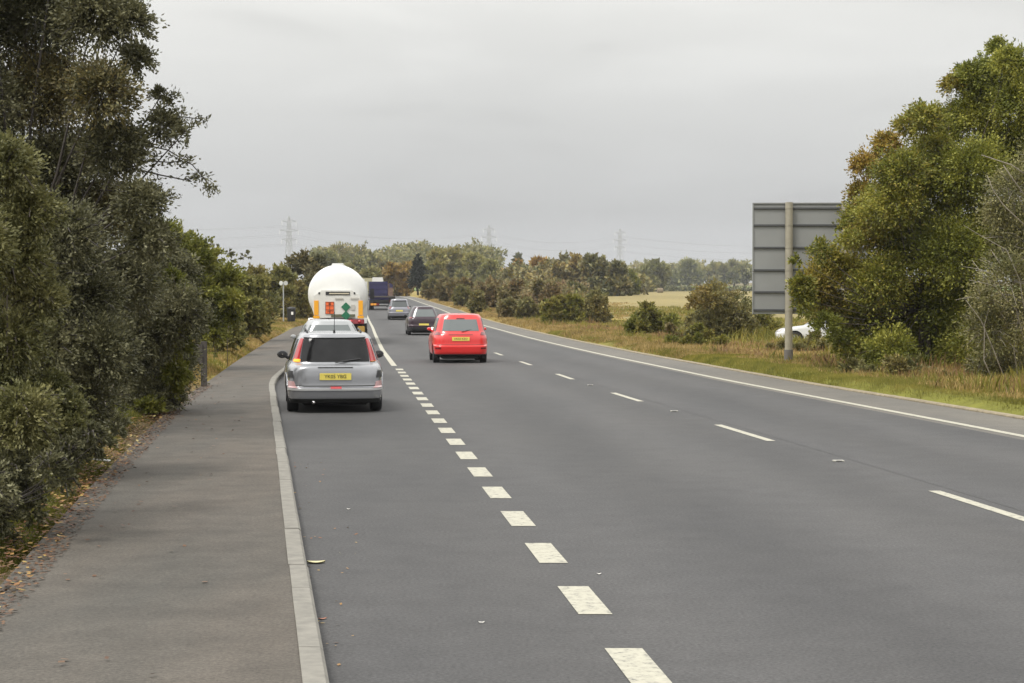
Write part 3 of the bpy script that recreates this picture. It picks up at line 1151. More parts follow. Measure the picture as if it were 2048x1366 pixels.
mb.box((1.0, .35, 1.12), (.62, .5, .36), 0, .03)
mb.build("locker", M["black"], e)
for y in (1.1, 4.6):
    for s_ in (-1, 1):
        truck_wheel(e, s_ * .95, y, .46, .45)
mb = MB()
mb.box((0, 6.3, 1.6), (2.3, 1.7, 2.0), 0, .12)
lc = mb.build("cab", blu, e, True, 40)
mb = MB()
mb.add([(-.95, 5.6, 2.55), (.25, 5.6, 2.55), (.25, 6.8, 2.55), (-.95, 6.8, 2.55), (-.85, 5.62, 3.2), (.15, 5.62, 3.2), (.12, 6.3, 3.05), (-.82, 6.3, 3.05)],
       [(0, 3, 2, 1), (4, 5, 6, 7), (0, 1, 5, 4), (1, 2, 6, 5), (2, 3, 7, 6), (3, 0, 4, 7)])
mb.build("roof_deflector", tank_white, lc)

# cream van far ahead
pos = at(731, 600, 232)
e = empty("delivery_van", (pos.x, 232, float(prof(232))), heading(-.08))
tag(e, "cream box van far ahead, peeping out between the tanker and blue lorry", "van")
mb = MB()
mb.box((0, 2.2, 1.85), (1.9, 4.0, 2.1), 0, .04)
mb.build("box_body", simple("van_cream", (.36, .34, .22), .5), e)
mb = MB()
mb.box((0, 5.0, 1.4), (1.95, 1.6, 1.7), 0, .15)
mb.build("cab", simple("van_white", (.6, .6, .56), .4), e, True, 40)
mb = MB()
mb.box((0, .16, .6), (2.0, .1, .2))
mb.build("rear_bumper", M["black"], e)
for y in (1.1, 4.9):
    for s_ in (-1, 1):
        truck_wheel(e, s_ * .85, y, .36, .25)

# ------------------------------------------------------------------ roadside furniture
galv = simple("galvanised_post", (0.30, 0.275, 0.21), 0.6, 0.15, noise=.12, nscale=5)
panelm = simple("sign_back_grey", (0.26, 0.265, 0.255), 0.55, 0.2, noise=.05, nscale=1.5)
railm = simple("sign_rail", (0.085, 0.088, 0.09), 0.6, 0.2)
SZ = 48.0
sb = at(1577, 735, SZ)
gz = ground_z(sb.x, SZ)
e = empty("road_sign", (sb.x, SZ, gz - .05), R(-1.5))
tag(e, "large grey back of a road sign on round posts beside the verge", "sign")
sx0, sx1 = at(1507, 500, SZ).x - sb.x, at(1737, 500, SZ).x - sb.x
zt_, zb_ = at(1577, 406, SZ).z - gz + .05, at(1577, 628, SZ).z - gz + .05
mb = MB()
planks = [406, 451, 496, 541, 584, 628]
mb.box(((sx0 + sx1) / 2, .13, (zt_ + zb_) / 2), (sx1 - sx0, .004, zt_ - zb_))
mb.box((sx0, .115, (zt_ + zb_) / 2), (.03, .04, zt_ - zb_))
mb.box((sx1, .115, (zt_ + zb_) / 2), (.03, .04, zt_ - zb_))
mb.box(((sx0 + sx1) / 2, .115, zt_), (sx1 - sx0 + .03, .04, .03))
mb.build("sign_panel", panelm, e)
for y in (416, 450, 495, 540, 584, 620):
    z = at(1577, y, SZ).z - gz + .05
    mb = MB()
    mb.box(((sx0 + sx1) / 2, .105, z), (sx1 - sx0 - .04, .045, .05), 0, .006)
    mb.build("stiffening_rail", railm, e)
for x in (0, at(1690, 500, SZ).x - sb.x):
    mb = MB()
    mb.tube([(x, 0, .0), (x, 0, zt_ + .02)], .105, 20)
    post = mb.build("post", galv, e, True, 50)
    mb = MB()
    mb.tube([(x, 0, .0), (x, 0, .42)], .125, 20)
    mb.build("post_sleeve", simple("sleeve_grey", (.12, .11, .10), .8), post, True, 50)
    for y in (416, 450, 495, 540, 584, 620):
        z = at(1577, y, SZ).z - gz + .05
        mb = MB()
        mb.tube([(x, 0, z - .022), (x, 0, z + .022)], .112, 16)
        mb.build("clamp_band", galv, post, True, 50)

b0 = gp(567, 650)
e = empty("path_sign", (b0.x, b0.y, ground_z(b0.x, b0.y)), 0)
tag(e, "slim grey post with two small pale sign plates beside the litter bin", "sign")
mb = MB()
mb.tube([(0, 0, 0), (0, 0, 2.7)], .045, 10)
mb.build("post", simple("post_grey", (.33, .34, .33), .6), e, True, 50)
for s_ in (-1, 1):
    mb = MB()
    mb.lathe([(.001, -.008), (.15, -.008), (.15, .008), (.001, .008)], 20, "Y", (0, 0, 0))
    o = mb.build("sign_plate", simple("plate_pale", (.55, .56, .53), .5), e, True, 40)
    o.location = (s_ * .16, 0, 2.62)
    o.rotation_euler = (0, 0, s_ * R(30))
e = empty("litter_bin", (gp(551, 656).x, b0.y - 1.0, ground_z(b0.x - .5, b0.y)), 0)
tag(e, "black litter bin with a white sticker beside the slim sign post", "bin")
mb = MB()
mb.lathe([(.001, 0), (.24, 0), (.27, .1), (.29, .8), (.31, .82), (.31, .88), (.26, .95), (.1, .98), (.001, .98)], 20, "Z")
mb.build("bin_body", M["black"], e, True, 40)
mb = MB()
mb.box((.1, -.29, .55), (.14, .012, .2), 0, .004)
mb.build("sticker", M["white"], e)
mb = MB()
mb.box((0, -.272, .78), (.3, .03, .09), 0, .01)
mb.build("slot", M["dark"], e)

# timber barrier end in the hedge
wood = simple("weathered_wood", (0.060, 0.052, 0.045), 0.9, noise=.35, nscale=14)
fb = gp(408, 772, .1)
e = empty("timber_barrier", (fb.x, fb.y, KH - .02), R(12))
tag(e, "dark weathered timber post and rail end sticking out of the hedge onto the pavement", "fence")
mb = MB()
mb.box((0, 0, .47), (.13, .13, .94), 0, .012)
mb.build("post", wood, e)
mb = MB()
mb.box((-1.3, 0, .46), (.12, .12, .92), 0, .012)
mb.build("post", wood, e)
for z in (.80, .56):
    mb = MB()
    mb.box((-.75, -.085, z), (1.45, .035, .17), 0, .008)
    mb.build("rail", wood, e)


# ------------------------------------------------------------------ pylons and cables
lat = simple("pylon_steel", (0.36, 0.37, 0.37), 0.6, 0.1)
PYL = [(578, 432, 1100), (978, 450, 1250), (1240, 457, 1350)]
arms = []
plab = ["faint lattice pylon on the horizon above the white tanker", "faint lattice pylon standing behind the pale poplars", "faint lattice pylon behind the dark wood, nearest the roadside sign"]


def pylon_mesh(H):
    mb = MB()
    lv = [0, .18, .34, .48, .60, .70, .80, .90, 1.0]
    hw = [3.6, 2.9, 2.3, 1.75, 1.3, 1.1, .95, .8, .15]
    r_ = .17
    cs = lambda i: [Vector((a * hw[i], b * hw[i], lv[i] * H)) for a, b in ((-1, -1), (1, -1), (1, 1), (-1, 1))]
    for i in range(8):
        A_, B_ = cs(i), cs(i + 1)
        for k in range(4):
            mb.tube([A_[k], B_[k]], r_, 4, False)
            mb.tube([A_[k], B_[(k + 1) % 4]], r_ * .55, 4, False)
            mb.tube([A_[(k + 1) % 4], B_[k]], r_ * .55, 4, False)
    return mb


for (x, y, Z), lb in zip(PYL, plab):
    g0 = float(prof(Z)) - 1
    top = at(x, y, Z)
    H = top.z - g0
    e = empty("pylon", (top.x, Z, g0), R(38))
    tag(e, lb, "pylon", "pylons of one power line")
    pylon_mesh(H).build("tower", lat, e)
    tips = []
    for zf, w_ in ((.93, 5.2), (.80, 6.8), (.67, 5.6)):
        for s_ in (-1, 1):
            mb = MB()
            for b in (-.8, .8):
                mb.tube([(s_ * .8, b, zf * H - .8), (s_ * w_, 0, zf * H)], .14, 4, False)
                mb.tube([(s_ * .8, b, zf * H + .9), (s_ * w_, 0, zf * H)], .12, 4, False)
            arm = mb.build("cross_arm", lat, e)
            mb = MB()
            mb.tube([(s_ * w_, 0, zf * H), (s_ * w_, 0, zf * H - 3.0)], .15, 5)
            mb.build("insulator", M["white"], arm)
            tips.append(Matrix.Translation((top.x, Z, g0)) @ Matrix.Rotation(R(38), 4, "Z") @ Vector((s_ * w_, 0, zf * H - 3.0)))
    arms.append(tips)
d0 = [arms[1][k] - arms[0][k] for k in range(6)]
cable = simple("cable_grey", (0.30, 0.30, 0.32), .6)
for k in range(6):
    pts = [arms[0][k] - d0[k] * 1.5, arms[0][k], arms[1][k], arms[2][k], arms[2][k] + (arms[2][k] - arms[1][k]) * 2.2]
    cur = []
    for i in range(4):
        for t in np.linspace(0, 1, 14)[:-1]:
            q = pts[i].lerp(pts[i + 1], t)
            q.z -= 6 * 4 * t * (1 - t)
            cur.append(q)
    cur.append(pts[-1])
    mb = MB()
    mb.tube(cur, .055, 4)
    tag(mb.build("power_cable", cable), ("lowest", "lowest", "middle", "middle", "topmost", "topmost")[5 - k] + " thin grey power cable on the " + ("near", "far")[k % 2] + " side of the pylons", "cable", "cables of the power line")


# ------------------------------------------------------------------ vegetation
def unit(v):
    return v / (np.linalg.norm(v, axis=-1, keepdims=True) + 1e-9)


def leaves_at(P, D, ln, wd, r_, lay=0.5):
    """one four-cornered leaf per point P, stem direction D"""
    n = len(P)
    D = unit(D + r_.normal(0, .55, (n, 3)))
    side = unit(np.cross(D, r_.normal(0, 1, (n, 3)) * np.array([1, 1, .35]) + np.array([0, 0, lay])))
    ln_ = ln * r_.uniform(.6, 1.35, (n, 1))
    wd_ = wd * r_.uniform(.7, 1.25, (n, 1))
    nrm = np.cross(D, side)
    mid = P + D * ln_ * .45 + nrm * ln_ * .08
    return np.stack([P, mid + side * wd_ / 2, P + D * ln_, mid - side * wd_ / 2], 1)


def crown(name, lobes, m, parent, leaves, ln, wd, seed, twig_m=None, per=26, droop=.25, up=.25, spread=.10, twr=.006, inner=.30, origin=None, keep_low=None):
    """lobes: (centre, (rx,ry,rz), autumn). Twigs fan out from inside each lobe; leaves sit along their outer part."""
    r_ = np.random.default_rng(seed)
    cs = np.array([list(l[0]) for l in lobes], float)
    rs = np.array([l[1] if hasattr(l[1], "__len__") else (l[1],) * 3 for l in lobes], float)
    au = np.array([l[2] if len(l) > 2 else 0.0 for l in lobes])
    w = (rs.prod(1)) ** (2 / 3)
    w = w * np.array([l[3] if len(l) > 3 else 1.0 for l in lobes])
    nt_ = max(6, leaves // per)
    li = r_.choice(len(lobes), nt_, p=w / w.sum())
    d = unit(r_.normal(0, 1, (nt_, 3)) + np.array([0, 0, up]))
    a = cs[li] + d * rs[li] * inner * r_.uniform(.3, 1.2, (nt_, 1))
    reach = r_.uniform(.62, 1.08, (nt_, 1)) + (r_.random((nt_, 1)) < .07) * r_.uniform(.05, .4, (nt_, 1))
    b = cs[li] + d * rs[li] * reach
    b += r_.normal(0, .08, (nt_, 3)) * rs[li]
    t = r_.uniform(.15, 1.0, (nt_, per))
    size = rs[li].mean(1)[:, None]
    P = a[:, None] + (b - a)[:, None] * t[..., None]
    P[..., 2] -= droop * (t ** 2) * size * .5
    P += r_.normal(0, 1, P.shape) * (spread * size)[..., None] * .5
    D = np.repeat(unit(b - a)[:, None], per, 1)
    Pf, Df = P.reshape(-1, 3), D.reshape(-1, 3)
    autumn = np.repeat(au[li], per)
    autumn = np.clip(autumn + r_.normal(0, .18, len(autumn)) * (autumn > .02), 0, 1)
    Q = leaves_at(Pf, Df, ln, wd, r_)
    if keep_low is not None:
        k = Q[:, :, 2].min(1) > keep_low
        Q, autumn = Q[k], autumn[k]
    if origin is not None:
        Q = Q - np.array(origin)
    o = quads_obj(name, Q, m, parent, 4, autumn)
    return o, (a, b, li)


def wood_mesh(base, lobes, tw, parent, m, r0, seed, origin, name="trunk", ntw=400, twr=.006, stems=1):
    r_ = random.Random(seed)
    mb = MB()
    base = Vector(base)
    zc = sum(l[0][2] for l in lobes) / len(lobes)
    cx = sum(l[0][0] for l in lobes) / len(lobes)
    cy = sum(l[0][1] for l in lobes) / len(lobes)
    O = Vector(origin)
    fork = base + (Vector((cx, cy, zc)) - base) * .4
    for s_ in range(stems):
        bb = base + Vector((r_.uniform(-.25, .25), r_.uniform(-.2, .2), 0)) * (stems > 1) * 1.5
        mb.tube([bb - O - Vector((0, 0, .15)), bb.lerp(fork, .5) + Vector((r_.uniform(-.08, .08), 0, 0)) - O, fork - O], [r0, r0 * .78, r0 * .62], 9)
    for l in lobes:
        c = Vector(l[0])
        md = fork.lerp(c, .5) + Vector((r_.uniform(-.2, .2), r_.uniform(-.2, .2), -.08 * (c - fork).length))
        mb.tube([fork - O, md - O, c - O], [r0 * .27, r0 * .15, r0 * .05], 6)
    a, b, li = tw
    nn = min(ntw, len(a))
    for i in range(nn):
        A_, B_ = Vector(a[i]) - O, Vector(b[i]) - O
        mb.tube([A_, A_.lerp(B_, .55) + Vector((0, 0, .02)), B_ - Vector((0, 0, .04))], [twr * 1.8, twr * 1.2, twr * .6], 3, False)
    return mb.build(name, m, parent, True)


def plant(name, label, cat, base, lobes, m, leaves, ln, wd, seed, bark="bark", r0=.09, group=None, ntw=300, twr=.006, stems=1, **kw):
    base = Vector((base[0], base[1], ground_z(base[0], base[1])))
    e = empty(name, base)
    tag(e, label, cat, group)
    o, tw = crown("crown", lobes, m, e, leaves, ln, wd, seed, origin=base, **kw)
    wood_mesh(base, lobes, tw, e, M[bark], r0, seed, base, ntw=ntw, twr=twr, stems=stems)
    return e


def plob(lst, Y, jit=.5, seed=0):
    """lobes from photo positions at distance Y: (x, y, radius_px[, autumn[, weight]])"""
    r_ = random.Random(seed)
    out_ = []
    for t in lst:
        dy = t[5] if len(t) > 5 else r_.uniform(-jit, jit)
        c = at(t[0], t[1], Y + dy)
        r = t[2] * (Y + dy) / F
        out_.append((c, (r, r * 1.1, r * .92), t[3] if len(t) > 3 else 0.0, t[4] if len(t) > 4 else 1.0))
    return out_


# leaf materials (real leaf reflectances)
LM = {}
LM["dark"] = leaf_mat("leaf_dark", [(.052, .052, .024), (.098, .096, .044), (.21, .20, .105)], nscale=1.4, trans=.2)
LM["olive"] = leaf_mat("leaf_olive", [(.080, .084, .030), (.145, .142, .050), (.23, .215, .085)], nscale=1.5, trans=.25)
LM["hedge"] = leaf_mat("leaf_hedge", [(.095, .100, .028), (.18, .175, .048), (.29, .26, .085)], nscale=.9, trans=.3)
LM["green"] = leaf_mat("leaf_green", [(.075, .086, .016), (.15, .158, .027), (.26, .245, .05)], nscale=1.2, trans=.3)
LM["lush"] = leaf_mat("leaf_lush", [(.080, .095, .015), (.18, .195, .028), (.35, .335, .06)], autumn=(.40, .24, .06), nscale=.9, trans=.3)
LM["grey"] = leaf_mat("leaf_grey", [(.075, .080, .026), (.155, .15, .050), (.29, .26, .11)], nscale=1.0, trans=.2)
LM["rust"] = leaf_mat("leaf_rust", [(.11, .115, .038), (.165, .155, .052), (.22, .17, .072)], autumn=(.22, .14, .075), nscale=.16, trans=.2)
LM["gold"] = leaf_mat("leaf_gold", [(.17, .14, .045), (.27, .20, .06), (.24, .22, .075)], autumn=(.34, .20, .06), nscale=.2, trans=.25)
LM["far"] = leaf_mat("leaf_far", [(.115, .12, .040), (.175, .175, .056), (.26, .245, .085)], autumn=(.30, .22, .10), nscale=.12, trans=.2)
LM["poplar"] = leaf_mat("leaf_poplar", [(.15, .155, .045), (.24, .235, .070), (.36, .32, .12)], nscale=.25, trans=.25)
LM["fardark"] = leaf_mat("leaf_far_dark", [(.075, .082, .042), (.13, .135, .055), (.21, .195, .080)], autumn=(.30, .21, .07), nscale=.15, trans=.15)
LM["conifer"] = leaf_mat("leaf_conifer", [(.008, .012, .007), (.013, .019, .010), (.022, .028, .014)], nscale=.6, trans=.05)

# --- left side -------------------------------------------------------------
# tall dark tree
lob = plob([(-120, -380, 120), (60, -420, 120), (200, -300, 100), (-40, -200, 130), (120, -170, 120), (240, -120, 70), (-80, 20, 130), (70, 30, 120), (190, 20, 90),
            (262, 40, 50), (270, 115, 42), (-60, 200, 120), (90, 180, 110, .3), (205, 180, 80, .2), (-20, 340, 110), (120, 330, 100), (230, 290, 80),
            (200, 420, 90, .25), (60, 470, 110), (280, 400, 60), (300, 480, 60), (140, 560, 110), (250, 560, 90), (330, 250, 48, 0, .7), (372, 262, 30, 0, .45), (322, 190, 26, 0, .5)], 22.5, 1.1, 1)
plant("tall_tree", "tall dark leafy tree rising out of frame over the pavement", "tree", (-7.0, 22.8), lob, LM["dark"], 250000, .060, .027, 11, "bark_dark", .12, ntw=1400, twr=.006, per=24, spread=.17, droop=.35)
# bare-ended spray reaching out from it
sp = empty("hanging_branch", at(300, 330, 22))
O = at(300, 330, 22)
mb = MB()
paths = [[(180, 300), (270, 285), (335, 300), (385, 330), (412, 362), (424, 378)], [(230, 345), (300, 322), (345, 325), (372, 318)], [(240, 330), (320, 350), (370, 360), (398, 352)],
         [(200, 380), (290, 385), (340, 392)], [(240, 300), (320, 210), (352, 190)], [(280, 270), (350, 232), (400, 238)]]
PP, DD = [], []
rr = random.Random(5)
for ip, pth in enumerate(paths):
    pts = [at(x, y, 22 + .1 * ip) for x, y in pth]
    mb.tube([q - O for q in pts], [.012 - .009 * i / len(pts) for i in range(len(pts))], 5)
    for i in range(len(pts) - 1):
        A_, B_ = pts[i], pts[i + 1]
        dens = 46 if (ip in (4, 5) or i >= len(pts) - 2 or rr.random() < .35) else 10
        for k in range(dens):
            t = rr.random()
            q = A_.lerp(B_, t)
            dd = (B_ - A_).normalized()
            q = q + Vector((rr.gauss(0, .05), rr.gauss(0, .1), rr.gauss(0, .05)))
            PP.append(q)
            DD.append(dd + Vector((rr.gauss(0, .3), rr.gauss(0, .3), rr.gauss(0, .3))))
    end = pts[-1]
    for k in range(60 if ip == 0 else 45):
        PP.append(end + Vector((rr.gauss(.0, .06), rr.gauss(0, .06), rr.gauss(0, .035))))
        DD.append(Vector((rr.gauss(.3, .5), rr.gauss(0, .5), rr.gauss(.1, .5))))
tag(sp, "thin leafy branch spray hanging out over the pavement against the sky", "branch")
mb.build("stem", M["bark_dark"], sp)
quads_obj("foliage", leaves_at(np.array([list(q) for q in PP]), np.array([list(q) for q in DD]), .06, .025, rng) - np.array(O), LM["dark"], sp, 4, np.zeros(len(PP)))

# big mixed bush below it
lob = plob([(300, 560, 75), (350, 545, 55), (362, 620, 65), (300, 650, 85), (352, 700, 45), (330, 730, 75), (250, 700, 90), (300, 790, 62), (338, 795, 40), (215, 790, 70), (200, 640, 100), (250, 600, 80),
            (345, 745, 30), (325, 840, 26), (392, 655, 26, 0, .5)], 27.5, 1.2, 2)
plant("dark_bush", "large dark bush bulging over the edge of the pavement", "bush", (-7.2, 27.8), lob, LM["dark"], 140000, .052, .026, 12, "bark_dark", .07, ntw=900, per=24, stems=3, keep_low=.12)
lob = plob([(362, 690, 24), (355, 735, 22), (350, 745, 30), (348, 772, 22), (330, 770, 26), (300, 815, 26), (340, 640, 36), (372, 600, 30), (345, 560, 30), (310, 505, 26)], 27.0, .5, 3)
plant("green_bramble", "mid green bramble trailing over the outer face of the large dark bush", "bush", (-5.6, 28.2), lob, LM["green"], 14000, .07, .04, 13, "bark", .02, ntw=150, stems=3, keep_low=.12)
# middle bush
lob = plob([(130, 470, 95), (60, 560, 110), (170, 600, 95), (200, 700, 90), (100, 700, 110), (150, 800, 95), (60, 820, 110), (110, 900, 70), (20, 700, 110), (-40, 600, 120), (190, 840, 50)], 17.5, .8, 4)
plant("hedge_bush", "dark overgrown hedge bush behind the pale leaved one", "bush", (-5.6, 17.8), lob, LM["dark"], 100000, .045, .02, 14, "bark_dark", .06, ntw=700, per=22, stems=3, keep_low=.1)
lob = plob([(10, 330, 75), (60, 420, 70), (20, 520, 85), (80, 600, 60), (20, 680, 85), (100, 780, 55), (40, 830, 85), (90, 880, 60), (20, 960, 70), (140, 815, 40), (-50, 760, 90), (-60, 480, 90), (150, 850, 28)], 13.4, .5, 5)
plant("privet_bush", "pale green bush at the left edge of the view", "bush", (-4.6, 13.6), lob, LM["olive"], 75000, .038, .018, 15, "bark", .045, ntw=500, per=20, stems=3, keep_low=.1)
lob = plob([(20, 940, 60), (60, 985, 40), (0, 1030, 45), (100, 930, 40), (-40, 980, 80), (140, 900, 40), (180, 868, 34), (60, 1020, 34), (125, 955, 34), (195, 885, 34), (235, 850, 26), (20, 1085, 30), (-20, 1090, 50)], 12.6, .4, 6)
plant("low_bush", "low dark weedy bush at the foot of the pale green one", "bush", (-4.1, 12.6), lob, LM["dark"], 15000, .036, .016, 16, "bark_dark", .02, ntw=200, per=18, stems=3, keep_low=.08)
# crooked bare stems in the hedge
e = empty("bare_shrub", (-4.9, 20, .1))
tag(e, "crooked grey bare stems leaning in the hedge above the leaf litter", "shrub")
mb = MB()
O = Vector((-4.9, 20, .1))
for pth in [[(150, 880), (165, 830), (215, 790), (228, 768)], [(215, 850), (210, 800), (175, 780), (150, 760)], [(110, 900), (118, 820), (105, 760)]]:
    pts = [at(x, y, 19.5) for x, y in pth]
    mb = MB()
    mb.tube([q - O for q in pts], [.012 - .002 * i for i in range(len(pts))], 6)
    mb.build("branch", M["bark_pale"], e, True)

# green tree mid-left
lob = plob([(350, 500, 55), (395, 520, 50), (440, 560, 48), (395, 590, 55), (440, 620, 45), (360, 600, 50), (420, 660, 38), (340, 560, 55), (465, 600, 32), (380, 650, 45), (320, 470, 45)], 45, 1.2, 7)
plant("green_tree", "bright green small tree leaning out beyond the timber barrier", "tree", (at(390, 600, 45).x, 45.2), lob, LM["green"], 40000, .11, .06, 17, "bark", .09, ntw=500, twr=.01)
# sprigs above the hedge line
lob = plob([(425, 487, 12), (437, 500, 12), (458, 505, 10), (492, 500, 8), (489, 515, 10)], 50, .5, 8)
plant("tall_sprigs", "thin dark sprigs poking above the hedge top", "bush", (at(455, 600, 50).x, 50), lob, LM["fardark"], 900, .06, .03, 18, "bark", .012, ntw=60, twr=.008)

hedge = [  # x, ytop, ybase_px, distance, width_px, material, label, autumn
    (440, 545, 690, 56, 95, "hedge", "olive hawthorn bush next along from the bright green tree", .0),
    (488, 525, 672, 64, 90, "hedge", "dull green bush in the hedge with bare brown twigs at its foot", .1),
    (508, 515, 662, 76, 66, "hedge", "greyish olive bush halfway along the left hedge", .1),
    (548, 520, 655, 126, 84, "hedge", "rounded olive bush behind the litter bin", .05),
    (590, 560, 650, 130, 55, "hedge", "low browning bush just past the slim sign post", .3),
    (612, 560, 645, 134, 50, "hedge", "small dark bush hard against the left side of the tanker", .15),
]


def auto_lobes(x, yt, yb, Y, wpx, n, seed, au=0.0, aspect=1.0, fill=.42):
    r_ = random.Random(seed)
    top, bot = at(x, yt, Y), at(x, yb, Y)
    cx, w2, h = top.x, wpx / 2 * Y / F, top.z - bot.z
    out_ = []
    for k in range(n):
        for _ in range(40):
            u, v = r_.uniform(-1, 1), r_.uniform(0, 1)
            if (abs(u) ** 2.2 + max(0, (v - .35) / .65) ** 2.2) < 1:
                break
        r = min(w2, h / 2) * fill * r_.uniform(.75, 1.2)
        ww = max(.01, w2 - r)
        px_ = cx + u * ww
        if k % 3 == 0:
            v *= .35
        pz = bot.z + r * .35 + v * (h - 1.35 * r)
        out_.append(((px_, Y + r_.uniform(-1, 1) * w2 * .55, pz), (r, r, r * r_.uniform(.8, 1.1)), max(0, min(1, au + r_.uniform(-.3, .3) * (au > .02)))))
    return out_


def bush_px(name, label, cat, x, yt, yb, Y, wpx, m, seed, au=0.0, n=12, leaves=4000, ln=None, bark="bark", r0=None, group=None, fill=.42, ntw=90, wr=.5, **kw):
    lob = auto_lobes(x, yt, yb, Y, wpx * 1.18, n, seed, au, fill=fill * 1.12)
    leaves = int(leaves * 1.5)
    ln = ln or max(.07, Y * .0022)
    b = at(x, yb, Y)
    r0 = r0 or max(.04, Y * .0007)
    return plant(name, label, cat, (b.x, Y), lob, LM[m], leaves, ln, ln * wr, seed, bark, r0, group, ntw=ntw, twr=max(.008, Y * .00016), per=20, **kw)


for i, (x, yt, yb, Y, w_, m_, lb, au) in enumerate(hedge):
    bush_px("hedge_shrub", lb, "bush", x, yt, yb, Y, w_, m_, 40 + i, au, 16, 10000, group="bushes along the left hedge", ntw=160)
bush_px("rounded_tree", "dark rounded tree standing above the tanker's left shoulder", "tree", 600, 478, 640, 140, 118, "dark", 60, .06, 28, 22000, fill=.36)
bush_px("hedge_tree", "olive tree with golden top to the left of the dark rounded tree", "tree", 556, 503, 640, 128, 70, "hedge", 61, .15, 16, 8000)
bush_px("hedge_tree", "pale olive tree at the low dip of the left hedge", "tree", 510, 512, 650, 118, 90, "hedge", 62, .12, 16, 8000)
bush_px("brown_shrub", "tan dried shrub between the dark rounded tree and the tanker", "bush", 612, 588, 640, 132, 36, "gold", 63, .3, 8, 2500)

# --- far woods in the middle ----------------------------------------------
far_list = [
    # x, ytop, ybase, dist, width, material, autumn, leaves, label
    (655, 500, 575, 420, 60, "far", .15, 3000, "pale far tree showing over the top of the white tank"),
    (700, 503, 575, 470, 70, "far", .10, 3000, "soft pale green far tree right of the tank top"),
    (748, 506, 575, 500, 64, "far", .10, 3000, "pale green far tree above the blue lorry"),
    (690, 520, 585, 330, 60, "far", .25, 3000, "greyish roadside tree close behind the tank top"),
    (735, 530, 590, 290, 56, "far", .25, 3000, "yellow green roadside tree just left of the blue lorry roof"),
    (782, 520, 590, 300, 60, "gold", .55, 3400, "golden brown rounded tree above the blue lorry"),
    (808, 514, 585, 340, 46, "gold", .3, 2600, "ochre tree between the golden one and the dark conifer"),
    (868, 494, 572, 380, 52, "poplar", .05, 4200, "first pale poplar clump right of the dark conifer"),
    (905, 491, 572, 400, 52, "poplar", .05, 4200, "second pale poplar clump, the broad yellow green one"),
    (945, 495, 572, 410, 46, "poplar", .05, 4200, "third pale poplar clump with a dark foot"),
    (978, 492, 572, 400, 40, "poplar", .0, 3600, "last poplar clump beside the orange trees"),
    (1035, 511, 560, 480, 12, "fardark", .0, 500, "tiny dark tree poking over the orange thicket"),
    (1030, 520, 575, 330, 60, "gold", .75, 3600, "orange autumn thicket right of the poplars"),
    (1080, 514, 580, 320, 66, "gold", .5, 4000, "rusty gold tree clump beginning the long wood"),
    (1135, 504, 580, 300, 74, "fardark", .55, 5200, "tallest crown of the long wood, golden on top"),
    (1188, 505, 585, 290, 64, "fardark", .25, 4600, "dark green crown right of the tallest one in the wood"),
    (1232, 516, 586, 280, 62, "fardark", .1, 4200, "dark end crown of the wood beside the stubble field"),
    (1262, 534, 584, 285, 24, "green", .0, 1500, "small bright green tree at the very end of the wood"),
    (1306, 515, 575, 520, 62, "far", .0, 3400, "lone grey green tree beyond the stubble field"),
    (1285, 545, 580, 480, 34, "poplar", .1, 1200, "low light green bush left of the lone field tree"),
    (1376, 517, 560, 800, 54, "far", .0, 2200, "far green tree on the skyline left of the sign"),
    (1420, 522, 560, 820, 50, "poplar", .1, 2200, "yellowish far tree on the skyline nearer the sign"),
    (1468, 520, 562, 800, 60, "far", .1, 2400, "broad far tree on the skyline touching the sign's edge"),
    (1340, 540, 565, 820, 40, "far", .1, 1200, "low far tree at the left end of the skyline row"),
]
for i, (x, yt, yb, Y, w_, m_, au, nl, lb) in enumerate(far_list):
    bush_px("far_tree", lb, "tree", x, yt, yb, Y, w_, m_, 100 + i, au, 14, int(nl * 1.3), Y * .0030, group="trees on the far side", fill=.40, ntw=40, wr=.62)
# dark conifer
cb = at(836, 566, 300)
lob = []
for k in range(11):
    t = k / 10
    lob.append((at(836, 566 - 57 * t, 300), (1.75 * (1 - t) ** .55 + .12, 1.75 * (1 - t) ** .55 + .12, .85), 0))
plant("conifer", "dark pointed conifer beside the pale poplars", "tree", (cb.x, 300), lob, LM["conifer"], 5200, .42, .2, 77, "bark_dark", .2, ntw=20, twr=.03, per=20, up=0, droop=.5)

mid_list = [
    (862, 558, 592, 225, 40, "rust", .25, 2600, "purplish brown thicket nearest the conifer foot"),
    (900, 548, 597, 205, 56, "rust", .35, 3400, "russet thicket below the first poplars"),
    (945, 550, 604, 185, 56, "rust", .35, 3400, "reddish brown thicket midway along the verge"),
    (925, 570, 607, 172, 40, "olive", .1, 2600, "small green bush in front of the russet thicket"),
    (985, 555, 612, 165, 60, "rust", .45, 3600, "broad russet thicket under the orange trees"),
    (955, 578, 617, 150, 34, "olive", .1, 2200, "spiky green sapling clump on the verge edge"),
    (1030, 552, 618, 155, 64, "rust", .55, 3800, "red tinged thicket left of the green verge bush"),
    (1085, 548, 620, 160, 70, "rust", .5, 3800, "dark russet thicket against the foot of the wood"),
    (1018, 590, 634, 132, 46, "rust", .3, 3000, "tangled brown shrub low on the verge"),
    (1060, 585, 638, 128, 50, "olive", .25, 3200, "olive brown shrub beside the round green bush"),
    (1145, 556, 612, 190, 60, "fardark", .2, 3200, "dark shrub mass in front of the wood"),
]
for i, (x, yt, yb, Y, w_, m_, au, nl, lb) in enumerate(mid_list):
    bush_px("thicket", lb, "bush", x, yt, yb, Y, w_, m_, 150 + i, au, 12, int(nl * 1.4), group="thickets behind the right verge", ntw=120)
bush_px("verge_bush", "round dark green bush on the verge below the wood", "bush", 1126, 570, 648, 114, 78, "green", 170, .05, 18, 9000, ntw=120)
